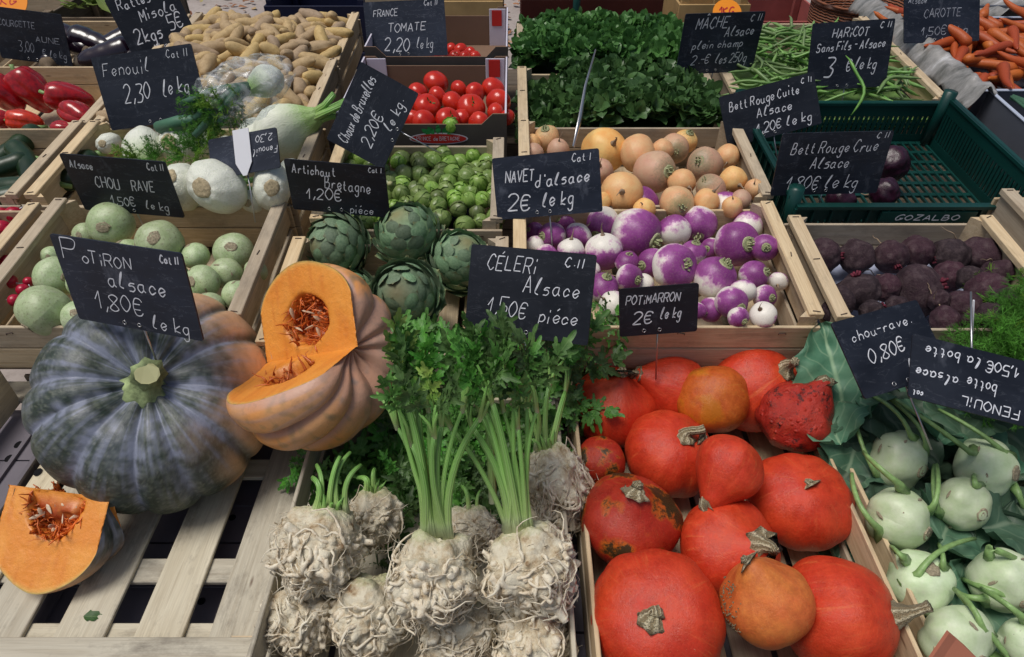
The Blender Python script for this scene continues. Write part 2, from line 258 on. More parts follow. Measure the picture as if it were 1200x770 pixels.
n = NT('dead_leaf'); M['deadleaf'] = n.done(n.ramp(n.noise(3, 3, .6, n.vec(rnd=False)), [(.35, (.16, .06, .03)), (.5, (.34, .16, .08)), (.6, (.42, .26, .16)), (.7, (.3, .34, .1))]), .8, .2)

# ------------------------------------------------------------------ mesh helpers
class MB:
    def __init__(s): s.v = []; s.f = []; s.uv = []; s.c = []; s.mi = []
    def mesh(s, name, mats, smooth=True):
        me = bpy.data.meshes.new(name); me.from_pydata([tuple(x) for x in s.v], [], s.f)
        if s.uv and len(s.uv) == len(s.v):
            l = me.uv_layers.new(name='UVMap'); idx = [0] * len(me.loops); me.loops.foreach_get('vertex_index', idx)
            fl = []
            for i in idx: fl += s.uv[i]
            l.data.foreach_set('uv', fl)
        if s.c and len(s.c) == len(s.v):
            a = me.color_attributes.new('Col', 'FLOAT_COLOR', 'POINT'); fl = []
            for x in s.c: fl += [x[0], x[1], x[2], 1]
            a.data.foreach_set('color', fl)
        for m in (mats if isinstance(mats, (list, tuple)) else [mats]): me.materials.append(m)
        if s.mi: me.polygons.foreach_set('material_index', s.mi)
        if smooth: me.polygons.foreach_set('use_smooth', [True] * len(me.polygons))
        me.update(); return me
    def tube(s, pts, rad, sides=6, cap=True, flat=1):
        pts = [Vector(p) for p in pts]; n0 = len(s.v); N = len(pts); up = None
        if not hasattr(rad, '__len__'): rad = [rad] * N
        for i, p in enumerate(pts):
            d = (pts[min(i + 1, N - 1)] - pts[max(i - 1, 0)])
            d = d.normalized() if d.length > 1e-9 else Vector((0, 0, 1))
            if up is None: up = d.orthogonal().normalized()
            up = (up - d * up.dot(d)); up = up.normalized() if up.length > 1e-6 else d.orthogonal().normalized()
            sd_ = d.cross(up)
            for k in range(sides):
                a = 2 * PI * k / sides
                s.v.append(p + up * math.cos(a) * rad[i] * flat + sd_ * math.sin(a) * rad[i]); s.uv.append((k / sides, i / (N - 1)))
        for i in range(N - 1):
            for k in range(sides):
                a = n0 + i * sides + k; b = n0 + i * sides + (k + 1) % sides; s.f.append((a, b, b + sides, a + sides))
        if cap: s.f.append(tuple(n0 + k for k in range(sides))[::-1]); s.f.append(tuple(n0 + (N - 1) * sides + k for k in range(sides)))
    def box(s, x0, x1, y0, y1, z0, z1):
        n = len(s.v)
        for z in (z0, z1):
            for y in (y0, y1):
                for x in (x0, x1): s.v.append(Vector((x, y, z)))
        for f in ((0, 2, 3, 1), (4, 5, 7, 6), (0, 1, 5, 4), (2, 6, 7, 3), (0, 4, 6, 2), (1, 3, 7, 5)): s.f.append(tuple(n + i for i in f))
    def ribbon(s, pts, wd, z=0):
        n = len(s.v); N = len(pts)
        for i, (x, y) in enumerate(pts):
            dx = pts[min(i + 1, N - 1)][0] - pts[max(i - 1, 0)][0]; dy = pts[min(i + 1, N - 1)][1] - pts[max(i - 1, 0)][1]; l = math.hypot(dx, dy) or 1
            nx, ny = -dy / l, dx / l; ww = wd * (.75 + .5 * abs(mn.noise(Vector((x * 90, y * 90, 0)))) + .2 * abs(ny))
            s.v.append(Vector((x + nx * ww, y + ny * ww, z))); s.v.append(Vector((x - nx * ww, y - ny * ww, z)))
        for i in range(N - 1): a = n + 2 * i; s.f.append((a, a + 1, a + 3, a + 2))
def obj(name, me, parent=None, mtx=None, **props):
    o = bpy.data.objects.new(name, me); COL.objects.link(o)
    if parent is not None: o.parent = parent
    if mtx is not None: o.matrix_local = mtx
    for k, v in props.items(): o[k] = v
    return o
def tag(o, label=None, cat=None, group=None, kind=None):
    if label: o['label'] = label
    if cat: o['category'] = cat
    if group: o['group'] = group
    if kind: o['kind'] = kind
    return o
def thing(name, label, cat, mtx=None, group=None): return tag(obj(name, None, None, mtx), label, cat, group)
def dup(o, parent=None):
    c = o.copy(); COL.objects.link(c); c.parent = parent
    for ch in KIDS.get(o.name, []): k = dup(ch, c); KIDS.setdefault(c.name, []).append(k)
    return c
KIDS = {}
def addkid(p, c): KIDS.setdefault(p.name, []).append(c); return c
def cboxmesh(sx, sy, sz, m, b=.0012, name='board'):
    bm = bmesh.new(); bmesh.ops.create_cube(bm, size=1)
    for v in bm.verts: v.co = Vector((v.co.x * sx, v.co.y * sy, v.co.z * sz))
    bmesh.ops.bevel(bm, geom=bm.edges[:], offset=b, segments=1, affect='EDGES'); me = bpy.data.meshes.new(name); bm.to_mesh(me); bm.free(); me.materials.append(m); return me
def board(name, L, W, T, m, parent, loc, ax='x', rot=None, **kw):
    """a plank with its grain along local X"""
    r = Matrix.Identity(4) if ax == 'x' else (Matrix.Rotation(PI / 2, 4, 'Z') if ax == 'y' else Matrix.Rotation(PI / 2, 4, 'Y'))
    mt = Matrix.Translation(Vector(loc)) @ (rot if rot is not None else Matrix.Identity(4)) @ r
    return obj(name, cboxmesh(L, W, T, m), parent, mt, **kw)
def noise3(p, s=1, o=0): return mn.noise(Vector((p[0] * s + o, p[1] * s - o, p[2] * s + o * .5)))
def lathe(prof, seg, seed=0, amp=.04, fs=1.5, ribs=0, ribd=0, extra=None):
    """prof: list of (r, z) from bottom to top"""
    b = MB(); N = len(prof)
    for j, (r, z) in enumerate(prof):
        for i in range(seg + 1):
            a = 2 * PI * i / seg; rr = r
            if ribs: rr *= 1 - ribd * (1 - abs(math.sin(a * ribs / 2))) * min(1, r * 1.6)
            p = Vector((rr * math.cos(a), rr * math.sin(a), z)); p *= 1 + amp * noise3(p.normalized() if p.length > 0 else p, fs, seed * 7.3)
            if extra: p = extra(p, a)
            b.v.append(p); b.uv.append((i / seg, j / (N - 1)))
    for j in range(N - 1):
        for i in range(seg): a = j * (seg + 1) + i; b.f.append((a, a + 1, a + seg + 2, a + seg + 1))
    return b
def sphprof(n, sx=1, sz=1, pw=1.0, top=0, bot=0):
    out = []
    for j in range(n + 1):
        t = -PI / 2 + PI * j / n; c = math.cos(t); s_ = math.sin(t); r = max(.0005, c) ** pw * sx; z = s_ * sz
        if s_ > 0: z -= top * math.exp(-(c / .28) ** 2) * sz
        else: z += bot * math.exp(-(c / .28) ** 2) * sz
        out.append((r, z))
    return out

# ------------------------------------------------------------------ handwriting: one-line letters on a 0-9 x 0-b grid (baseline 3, x-height 6, capital 9)
G = {'a': '46261514233344 464453', 'b': '1913 15263645443313', 'c': '45362615142344', 'd': '46261514233344 4943', 'e': '144536261514233344', 'f': '5949383221 1636', 'g': '46261514233344 464130201 1'.replace(' 1', '1', 1) if 0 else '46261514233344 4641302011',
     'h': '1913 1526364543', 'i': '1613 1819', 'k': '1913 461443', 'l': '1439281433', 'm': '1613 1526363533 3546565553', 'n': '1613 1526364543', 'o': '26151423334445362 6'.replace(' ', ''), 'p': '1610 15263645443313', 'q': '46261514233344 4640', 'r': '1613 14263646', 's': '4626153544332313', 't': '28243343 1636',
     'u': '1614233344 464453', 'v': '16232346', 'x': '1643 4613', 'y': '1624 46342010', 'z': '16464613 1343', 'w': '1614232535355 344'.replace(' ', ''), 'è': '144536261514233344 2839', 'é': '144536261514233344 2739',
     'A': '03292943 1535', 'B': '0309 0929382606 0636453303', 'C': '48392918051423334 4'.replace(' ', ''), 'D': '0309 092948443303', 'E': '490909030343 0636', 'F': '490909 0903 0636', 'G': '4839180513344545 4525', 'H': '0903 4943 0646', 'I': '2923', 'K': '0903 490643', 'L': '0909030343', 'M': '0309092525494943', 'N': '030909434349',
     'O': '29070523454729', 'P': '0309 0939483606', 'R': '0309 0939483606 2643', 'S': '4839190816364433 1304'.replace(' ', ''), 'T': '0949 2923', 'U': '090413334449', 'V': '09232349', 'Z': '0949490303 0343', 'Â': '03292943 1535 1a2b2b3a', 'É': '490909030343 0636 2a3b', 'È': '490909030343 0636 2a1b',
     '0': '29070523454729', '1': '06292923', '2': '08193947030343', '3': '0939482626453303', '4': '39050545 3933', '5': '4909090606364533 03'.replace(' 03', '03'), '6': '3906041333453606', '7': '09494913', '8': '260829482604234426', '9': '4626083947484313', '€': '4839190705133344 0737 0535',
     ',': '2412', '.': '2424', '-': '0636', "'": '2928', ' ': ''}
def hexd(c): return int(c, 16)
def smooth(pts):
    segs = []; cur = [pts[0]]
    for p in pts[1:]:
        if p == cur[-1]: segs.append(cur); cur = [p]
        else: cur.append(p)
    segs.append(cur); out = []
    for s_ in segs:
        if len(s_) < 2: continue
        if len(s_) == 2: q = [(s_[0][0] + (s_[1][0] - s_[0][0]) * k / 3, s_[0][1] + (s_[1][1] - s_[0][1]) * k / 3) for k in range(4)]; out.append(q); continue
        q = []; closed = s_[0] == s_[-1]
        for i in range(len(s_) - 1):
            p0 = s_[i - 1] if i > 0 else (s_[-2] if closed else s_[0]); p1 = s_[i]; p2 = s_[i + 1]; p3 = s_[i + 2] if i + 2 < len(s_) else (s_[1] if closed else s_[-1])
            for k in range(5):
                t = k / 5; q.append(tuple(.5 * (2 * p1[d] + (-p0[d] + p2[d]) * t + (2 * p0[d] - 5 * p1[d] + 4 * p2[d] - p3[d]) * t * t + (-p0[d] + 3 * p1[d] - 3 * p2[d] + p3[d]) * t ** 3) for d in (0, 1)))
        q.append(s_[-1]); out.append(q)
    return out
def write(b, text, x0, x1, ybase, cap, wd, slope=0, slant=.18, z=0, rnd=random.Random(3), jit=.45):
    wd *= .68; cap *= .90; xm = (x0 + x1) / 2; x0, x1 = xm + (x0 - xm) * .94, xm + (x1 - xm) * .94
    adv = []
    for ch in text:
        g = G.get(ch, ''); mx = max([hexd(t[i]) for t in g.split() for i in range(0, len(t), 2)] or [3]); adv.append(mx + (1.5 if ch.isupper() or ch.isdigit() else 1.9 if ch in 'il' else 1.0) if g else 3)
    tot = sum(adv); sx = (x1 - x0) / tot; sy = cap / 6; cx = 0
    for ch, a in zip(text, adv):
        g = G.get(ch, ''); dy = rnd.uniform(-jit, jit); ks = rnd.uniform(.93, 1.07)
        for st in g.split():
            pts = [(hexd(st[i]), hexd(st[i + 1])) for i in range(0, len(st), 2)]
            if len(pts) == 2 and pts[0] == pts[1]: pts = [pts[0], (pts[0][0] + .4, pts[0][1] - .3)]
            for q in smooth(pts):
                b.ribbon([(x0 + (cx + x * ks) * sx + (y - 3) * slant * sy, ybase + (y - 3 + dy) * sy * ks + (cx + x) * sx * slope) for x, y in q], wd, z)
        cx += a

# ------------------------------------------------------------------ leaf shapes
def leaflet(b, base, d, nrm, L, W, teeth=4, depth=.4, curl=.3, rng=random, n=14, fold=.25):
    d = d.normalized(); nrm = (nrm - d * nrm.dot(d)).normalized(); sd_ = d.cross(nrm); n0 = len(b.v); bend = rng.uniform(-curl, curl)
    for i in range(n + 1):
        s_ = i / n; w0 = W * math.sin(PI * min(1, s_ ** .75 * .97 + .02)) ** .8; tooth = (s_ * teeth) % 1
        for side in (-1, 0, 1):
            if side == 0: x, y = s_, 0
            else:
                ww = w0 * (1 - depth * (1 - tooth)) ; x = s_ + .06 * tooth; y = side * ww
            p = base + d * (x * L) + sd_ * y * L + nrm * L * (fold * abs(y) * (1 + .6 * math.sin(s_ * 9 + side)) + bend * s_ * s_ + .03 * rng.uniform(-1, 1))
            b.v.append(p); b.uv.append((side * (.2 + .8 * w0 / W), s_))
    for i in range(n):
        a = n0 + i * 3; b.f.append((a, a + 1, a + 4, a + 3)); b.f.append((a + 1, a + 2, a + 5, a + 4))
def celery_leaf(seed, mat, nl=5):
    r = random.Random(seed); b = MB(); b.mi = []
    st = [Vector((0, 0, 0)), Vector((.02, .3, .05)), Vector((0, .62, .04)), Vector((0, .95, 0))]
    b.tube(st, [.018, .014, .010, .006], 4)
    spots = [(.95, 0, .62), (.62, 1, .5), (.62, -1, .5)] + ([(.3, 1, .42), (.3, -1, .42)] if nl > 3 else [])
    for y, sx, L in spots:
        base = Vector((0, y, .03)); ang = sx * r.uniform(.75, 1.1); d = Vector((math.sin(ang), math.cos(ang), r.uniform(-.25, .25)))
        nn = Vector((r.uniform(-.35, .35), r.uniform(-.3, .3), 1))
        for k, (da, l2) in enumerate(((0, 1), (.75, .72), (-.75, .72))):
            d2 = Matrix.Rotation(da, 3, nn.normalized()) @ d; leaflet(b, base + d * .04, d2, nn, L * l2 * r.uniform(.8, 1.1), .30, 3, .58, .6, r, 12, .4)
    return b.mesh('celery_leaf', mat)
LEAF = [celery_leaf(i, M['celleaf']) for i in range(5)]; LEAFY = [celery_leaf(20 + i, M['celyoung']) for i in range(2)]
def big_leaf(seed, mat):
    r = random.Random(seed); b = MB(); n, m = 22, 10; ph = r.uniform(0, 6)
    for i in range(n + 1):
        s_ = i / n; W = .36 * math.sin(PI * min(1, s_ ** .8 * .96 + .03)) ** .7 * (1 + .14 * math.sin(s_ * 23 + ph))
        for j in range(-m, m + 1):
            q = j / m; x = q * W * (1 + .05 * math.sin(s_ * 40)); z = .10 * abs(q) + .05 * math.sin(q * 7 + s_ * 11 + ph) * abs(q) - .35 * s_ * s_ * .5 + .06 * noise3((x, s_, 0), 6, seed)
            b.v.append(Vector((x, s_, z))); b.uv.append((q, s_))
    k = 2 * m + 1
    for i in range(n):
        for j in range(2 * m): a = i * k + j; b.f.append((a, a + 1, a + k + 1, a + k))
    return b.mesh('kohlrabi_leaf', mat)
BIGLEAF = [big_leaf(i, M['kohleaf']) for i in range(4)]

# ------------------------------------------------------------------ ground
gb = MB(); gn = 40
gb.v = [Vector((-120, -60, 0)), Vector((120, -60, 0)), Vector((120, 200, 0)), Vector((-120, 200, 0))]; gb.f = [(0, 1, 2, 3)]
tag(obj('ground', gb.mesh('ground', M['ground'], False)), 'grey brown earth ground behind and below the stall', None, None, 'structure')
lb = MB(); r = random.Random(5)
for k in range(2600):
    p = Vector((r.uniform(-4, 4), r.uniform(2.6, 8), r.uniform(.004, .03))); a = r.uniform(0, 6.28); L = r.uniform(.04, .1)
    d = Vector((math.cos(a), math.sin(a), r.uniform(-.2, .2))); leaflet(lb, p, d, Vector((r.uniform(-.3, .3), r.uniform(-.3, .3), 1)), L, .32, 3, .4, .3, r, 4)
tag(obj('fallen_leaves', lb.mesh('fallen_leaves', M['deadleaf'])), 'brown fallen leaves scattered on the ground behind the stall', None, None, 'stuff')

# ------------------------------------------------------------------ stall table
tb = thing('trestle_table', 'wooden market table of planks carrying the rear tiers of crates', 'table')
for i in range(10):
    board('plank', 3.5, .145, .02, M['woodd'], tb, (.05, .975 + i * .15, .775), 'x')
for x in (-1.4, -.5, .5, 1.5):
    for y in (.98, 2.3): board('leg', .755, .05, .05, M['woodd'], tb, (x, y, .385), 'z')
    board('cross_beam', 1.45, .05, .04, M['woodd'], tb, (x + .06, 1.64, .743), 'y')
fb = thing('plastic_display_deck', 'grey brown perforated plastic display deck under the front crates', 'table')
db = MB()
for i in range(9):
    for j in range(5):
        x0 = -1.5 + i * .33; y0 = .18 + j * .145; db.box(x0, x0 + .326, y0, y0 + .141, .635, .66)
obj('deck_panels', db.mesh('deck_panels', M['greyplastic'], False), fb)
db = MB()
for i in range(9):
    for j in range(5):
        x0 = -1.5 + i * .33; y0 = .18 + j * .145
        for (px_, py_) in ((.05, .045), (.11, .045), (.2, .1), (.28, .1)):
            c0 = Vector((x0 + px_, y0 + py_, .6605)); n0 = len(db.v)
            for k in range(10): db.v.append(c0 + Vector((.006 * math.cos(k * .628), .006 * math.sin(k * .628), 0)))
            db.f.append(tuple(range(n0, n0 + 10)))
obj('drain_holes', db.mesh('drain_holes', M['darkhole'], False), fb, kind='stuff')  # flat dark discs on the panels, the holes' shade put in as colour
db = MB()
for i in range(9):
    x0 = -1.5 + i * .33; db.box(x0 + .158, x0 + .168, .18, .9, .6605, .666)
for j in range(5): y0 = .18 + j * .145; db.box(-1.5, 1.47, y0 + .066, y0 + .074, .6602, .6645)
obj('ribs', db.mesh('ribs', M['greyplastic'], False), fb)
for x in (-1.4, 1.35):
    for y in (.22, .85): board('leg', .63, .06, .06, M['greyplastic'], fb, (x, y, .317), 'z')

# ------------------------------------------------------------------ wooden crates
def tri_post(h, s, m):
    b = MB(); pts = [(0, 0), (s, 0), (0, s)]
    for z in (0, h):
        for x, y in pts: b.v.append(Vector((x, y, z)))
    b.f = [(0, 2, 1), (3, 4, 5), (0, 1, 4, 3), (1, 2, 5, 4), (2, 0, 3, 5)]; return b.mesh('corner_post', m, False)
SB = MB(); SB.tube([(-.006, 0, -.002), (-.0055, 0, .0008), (.0055, 0, .0008), (.006, 0, -.002)], .0009, 4); STAPLE = SB.mesh('staple', M['rust'])
def crate(label, X0, X1, yf, zr, L, H=.115, tilt=5.6, rails='x', m='wood', yaw=0, nslat=5, group='wooden produce crates on the stall', railw=.024, front=True, two=True, backh=None, posth=.006, name='wooden_crate'):
    W = X1 - X0 - .004; mt = M[m]; ta = math.radians(tilt)
    front_rim = Vector(((X0 + X1) / 2, yf, zr)); R_ = Matrix.Rotation(math.radians(yaw), 4, 'Z') @ Matrix.Rotation(ta, 4, 'X')
    loc = front_rim - (R_.to_3x3() @ Vector((0, 0, H))) + R_.to_3x3() @ Vector((0, 0, 0))
    c = thing(name, label, 'crate', Matrix.Translation(loc) @ R_, group)          # local: x centred, y from 0 (front) to L, z from 0 to H
    hb = H * .42
    def side(axis, pos, ln, full=True):
        # two boards, one above the other, with a gap
        for k, zc in enumerate((H - hb / 2 - (.012 if axis == 'x' and rails == 'x' else .001), hb / 2 + .004)):
            rot = Matrix.Rotation(PI / 2, 4, 'X')
            if axis == 'x': obj('board', cboxmesh(ln, hb, .006, mt), c, Matrix.Translation((0, pos, zc)) @ rot)
            else: obj('board', cboxmesh(ln, hb, .006, mt), c, Matrix.Translation((pos, L / 2, zc)) @ Matrix.Rotation(PI / 2, 4, 'Z') @ rot)
    side('x', .003, W - .002); side('x', L - .003, W - .002)
    side('y', -W / 2 + .0095, L - .014); side('y', W / 2 - .0095, L - .014)
    if rails == 'x':
        for s_ in (-1, 1): board('rail', L - .0135, railw, .012, mt, c, (s_ * (W / 2 - railw / 2), L / 2, H + .0062), 'y')
    if rails == 'y':
        for y in (.006 + railw / 2, L - .006 - railw / 2): board('rail', W - .03, railw, .011, mt, c, (0, y, H + .0068), 'x')
    for sx, sy, a in ((-1, 0, 0), (1, 0, 90), (1, 1, 180), (-1, 1, 270)):
        x = sx * (W / 2 - .0128); y = .0062 if sy == 0 else L - .0062
        obj('corner_post', tri_post(H + posth, .026, mt), c, Matrix.Translation((x, y, 0)) @ Matrix.Rotation(math.radians(a), 4, 'Z'))
    for k, (x, y, z, rz) in enumerate(((-W / 2 + .012, .012, H + .0125, .3), (W / 2 - .012, .012, H + .0125, -.2), (-W / 2 + .012, L * .52, H + .0125, .1), (W / 2 - .012, L * .48, H + .0125, 1.4), (-W / 2 + .012, L - .015, H + .0125, 0), (W / 2 - .012, L - .015, H + .0125, .5))):
        if rails == 'x': obj('staple', STAPLE, c, Matrix.Translation((x, y, z)) @ Matrix.Rotation(rz, 4, 'Z'))
    for x in (-W * .36, W * .05, W * .38): obj('staple', STAPLE, c, Matrix.Translation((x, -.0008, H * .78)) @ Matrix.Rotation(.25 * math.sin(x * 50), 4, 'Y'))
    sw = (W - .03) / nslat
    for i in range(nslat): board('floor_slat', L - .02, sw * .86, .004, mt, c, (-W / 2 + .015 + sw * (i + .5), L / 2, .004), 'y')
    return c
Z = 1.62
crate('pale wooden crate of potimarron squashes at the front', .092, .498, .325, Z - .82, .567, .12, 0, 'y', 'wood', nslat=6, railw=.02)
crate('front wooden crate holding the celeriac', -.325, .086, .325, Z - .82, .475, .12, 0, None, 'woodw', nslat=6)
crate('front right crate hidden under kohlrabi bulbs and leaves', .506, 1.0, .30, Z - .83, .53, .12, 0, None, 'wood', nslat=6)
crate('wooden crate of spotted green kohlrabi on the left', -.885, -.432, .846, Z - .697, .335, .115, 5.6)
crate('wooden crate holding the artichokes', -.405, -.004, .80, Z - .715, .28, .10, 5.6)
crate('wooden crate of purple and white turnips', .0, .503, .846, Z - .697, .325, .115, 5.6)
crate('pale wooden crate of earthy beetroots on the right', .518, .908, .842, Z - .699, .29, .115, 5.0)
crate('wooden crate under the feathery fennel at the right edge', .925, 1.38, .80, Z - .665, .37, .12, 4.0)
crate('wooden crate of red radishes at the left edge', -1.36, -.905, .84, Z - .70, .33, .115, 5.6)
crate('wooden crate of dark cucumbers on the left', -1.46, -.972, 1.19, Z - .672, .31, .115, 5)
crate('wooden crate of white fennel bulbs', -.962, -.425, 1.19, Z - .672, .31, .115, 5)
crate('small wooden crate of brussels sprouts', -.38, -.015, 1.10, Z - .672, .31, .11, 5)
crate('wooden crate of golden turnips', .012, .518, 1.19, Z - .672, .315, .115, 5)
crate('wooden crate of red peppers', -1.50, -.99, 1.525, Z - .668, .36, .115, 5)
crate('wooden crate of aubergines at the top left', -1.52, -.995, 1.91, Z - .655, .35, .115, 5)
crate('nearer wooden crate of yellow potatoes', -.985, -.47, 1.53, Z - .668, .36, .115, 5)
crate('farther wooden crate of yellow potatoes', -.99, -.475, 1.915, Z - .655, .36, .115, 5)
crate('nearer wooden crate of lambs lettuce', .012, .515, 1.53, Z - .668, .31, .115, 5)
crate('farther wooden crate of lambs lettuce', .012, .515, 1.865, Z - .655, .31, .115, 5)
crate('large wooden crate of green beans', .55, 1.085, 1.66, Z - .66, .56, .13, 4)
# low slatted crate at the front left, lying so that its whitewashed slats carry the pumpkins
pc = thing('slatted_crate', 'whitewashed slatted crate under the big pumpkin at front left', 'crate')
xs = [(-.785, -.735), (-.70, -.632), (-.592, -.526), (-.487, -.421), (-.386, -.335)]
for i, (a, b_) in enumerate(((-.783, -.735), (-.722, -.655), (-.613, -.545), (-.505, -.440), (-.405, -.334))):
    board('slat', .50, b_ - a, .007, M['woodw'], pc, ((a + b_) / 2, .675, .7165), 'y')
for y in (.437, .535, .72, .90): board('cross_slat', .452, .038, .008, M['woodw'], pc, (-.559, y, .7085), 'x')
board('front_board', .452, .028, .03, M['woodw'], pc, (-.559, .408, .728), 'x')
for x in (-.78, -.34): board('side_board', .48, .006, .045, M['woodw'], pc, (x, .67, .686), 'y')
obj('corner_post', tri_post(.06, .035, M['wood']), pc, Matrix.Translation((-.332, .425, .68)) @ Matrix.Rotation(math.radians(180), 4, 'Z'))
gd = thing('grey_plastic_crate', 'upturned grey brown plastic crate at the left edge', 'crate')
db = MB()
for i in range(4):
    for j in range(5): db.box(-1.27 + i * .118, -1.27 + i * .118 + .115, .33 + j * .1, .33 + j * .1 + .097, .69, .722)
obj('base_panels', db.mesh('base_panels', M['greyplastic'], False), gd)
db = MB()
for s_ in range(2): db.box(-.797 - s_ * .035, -.790 - s_ * .035, .33, .83, .7225 - .05 * 0, .728)
obj('rim', db.mesh('rim', M['greyplastic'], False), gd)
for (u, v) in ((21, 521), (10, 537), (44, 553)):
    p = at(u, v, Z - .7225); hb_ = MB(); hb_.v = [Vector((.006 * math.cos(k * .628), .008 * math.sin(k * .628), 0)) for k in range(10)]; hb_.f = [tuple(range(10))]
    obj('hole', hb_.mesh('hole', M['darkhole'], False), gd, Matrix.Translation(p))  # no opening here: a dark disc painted as the shaded hole
st = thing('wooden_support_crate', 'pale wooden crate end propping the kohlrabi crate at left', 'crate')
board('slat', .45, .05, .008, M['woodw'], st, (-.74, .875, .735), 'x'); board('slat', .45, .04, .008, M['wood'], st, (-.74, .80, .70), 'x')
board('side_board', .33, .008, .09, M['woodw'], st, (-.885, .69, .775), 'y'); board('end_board', .47, .007, .10, M['woodd'], st, (-.66, .905, .70), 'x')

# ------------------------------------------------------------------ cardboard cartons of tomatoes
def carton(label, X0, X1, y0, L, zr, H, logo):
    c = thing('cardboard_carton', label, 'carton', Matrix.Translation(((X0 + X1) / 2, y0, zr - H)), 'cardboard cartons of tomatoes'); W = X1 - X0
    def wall(name, W_, mi, mo, mtx, cut=.62):
        b = MB(); t = .004; pts = [(-W_ / 2, 0), (W_ / 2, 0), (W_ / 2, H * 1.28), (W_ / 2 - .03, H * 1.28), (W_ / 2 - .055, H), (-W_ / 2 + .055, H), (-W_ / 2 + .03, H * 1.28), (-W_ / 2, H * 1.28)]
        if not cut: pts = [(-W_ / 2, 0), (W_ / 2, 0), (W_ / 2, H * 1.28), (-W_ / 2, H * 1.28)]
        n = len(pts)
        for y in (0, t):
            for x, z in pts: b.v.append(Vector((x, y, z)))
        b.f = [tuple(range(n)), tuple(range(2 * n - 1, n - 1, -1))] + [(i + n, (i + 1) % n + n, (i + 1) % n, i) for i in range(n)]
        b.mi = [1, 0] + [0] * n
        return obj(name, b.mesh(name, [mi, mo], False), c, mtx)
    wall('front_panel', W, M['carton'], M['cartondark'], Matrix.Identity(4))
    wall('back_panel', W, M['carton'], M['cartondark'], Matrix.Translation((0, L, 0)) @ Matrix.Rotation(PI, 4, 'Z'))
    wall('side_panel', L - .01, M['cartonwhite'], M['cartondark'], Matrix.Translation((-W / 2, L / 2, 0)) @ Matrix.Rotation(-PI / 2, 4, 'Z'), 0)
    sp = wall('side_panel', L - .01, M['cartonwhite'], M['cartondark'], Matrix.Translation((W / 2, L / 2, 0)) @ Matrix.Rotation(PI / 2, 4, 'Z'), 0)
    obj('base_panel', cboxmesh(W - .01, L - .01, .004, M['carton']), c, Matrix.Translation((0, L / 2, .003)))
    for s_ in (-1, 1): obj('corner_flap', cboxmesh(.05, .003, H * 1.2, M['cartonwhite']), c, Matrix.Translation((s_ * (W / 2 - .032), L - .008, H * .64)))
    obj('red_stripe', cboxmesh(.03, .0015, .045, M['redprint']), c, Matrix.Translation((W / 2 - .034, L - .0115, H * .95)))
    if logo:
        lg = MB(); n0 = 24; lg.v = [Vector((.062 * math.cos(k / 24 * 6.283), -.0012, .011 * math.sin(k / 24 * 6.283))) for k in range(24)]; lg.f = [tuple(range(24))]
        # rounded red plate with a white rim, green leaf marks above
        e = obj('logo_plate', lg.mesh('logo_plate', M['cartonwhite'], False), c, Matrix.Translation((.035, 0, H * .62)) @ Matrix.Diagonal((1.06, 1, 1.25, 1)))
        e2 = obj('logo_red', lg.mesh('logo_red', M['redprint'], False), c, Matrix.Translation((.035, -.0006, H * .62)))
        tb_ = MB(); write(tb_, 'PRINCE de BRETAGNE', -.052, .052, -.004, .010, .0007, 0, 0, 0, random.Random(1), 0)
        obj('logo_lettering', tb_.mesh('lettering', M['cartonwhite'], False), c, Matrix.Translation((.035, -.0024, H * .62)) @ Matrix.Rotation(PI / 2, 4, 'X'))
        gl = MB()
        for k in range(5): leaflet(gl, Vector((-.0 + .009 * (k - 2), -.0014, .011)), Vector(((k - 2) * .5, 0, .6)), Vector((0, -1, 0)), .022, .3, 2, .2, 0, random.Random(k), 5, 0)
        obj('logo_leaves', gl.mesh('logo_leaves', M['greenprint'], False), c, Matrix.Translation((.035, 0, H * .62)))
    return c
carton('brown cardboard carton of tomatoes with red oval logo on its front', -.385, -.012, 1.44, .375, Z - .622, .085, True)
carton('brown cardboard carton with few tomatoes, behind the other carton', -.385, -.012, 1.83, .37, Z - .605, .09, False)

# ------------------------------------------------------------------ green plastic crate
gc = thing('green_plastic_crate', 'dark green perforated plastic crate holding a few purple beetroots', 'crate', Matrix.Translation((.798, 1.175, Z - .66 - .115)) @ Matrix.Rotation(math.radians(3), 4, 'X'))
gw, gl_, gh = .50, .455, .125
b = MB()
for i in range(26): x = -gw / 2 + .01 + i * (gw - .02) / 25; b.box(x - .0025, x + .0025, .006, gl_ - .006, 0, .006)
for j in range(10): y = .01 + j * (gl_ - .02) / 9; b.box(-gw / 2 + .006, gw / 2 - .006, y - .006, y + .006, -.001, .005)
obj('floor_grid', b.mesh('floor_grid', M['gplastic'], False), gc)
def gwall(name, W_, mtx, low=0):
    b = MB(); h = gh - low
    b.box(-W_ / 2, W_ / 2, -.003, .0, 0, .022); b.box(-W_ / 2, W_ / 2, -.003, 0, h - .035, h)
    b.box(-W_ / 2, W_ / 2, -.012, .003, h - .007, h); b.box(-W_ / 2, W_ / 2, -.009, -.003, h * .42, h * .42 + .006)
    n = int(W_ / .012)
    for i in range(n + 1): x = -W_ / 2 + i * W_ / n; b.box(x - .004, x + .004, -.0028, -.0002, .02, h - .03)
    for i in range(0, n + 1, 3): x = -W_ / 2 + i * W_ / n; b.box(x - .002, x + .002, -.010, -.003, .0, h - .008)
    obj(name, b.mesh(name, M['gplastic'], False), gc, mtx)
gwall('front_wall', gw - .006, Matrix.Identity(4), .015); gwall('back_wall', gw - .006, Matrix.Translation((0, gl_, 0)) @ Matrix.Rotation(PI, 4, 'Z'), .02)
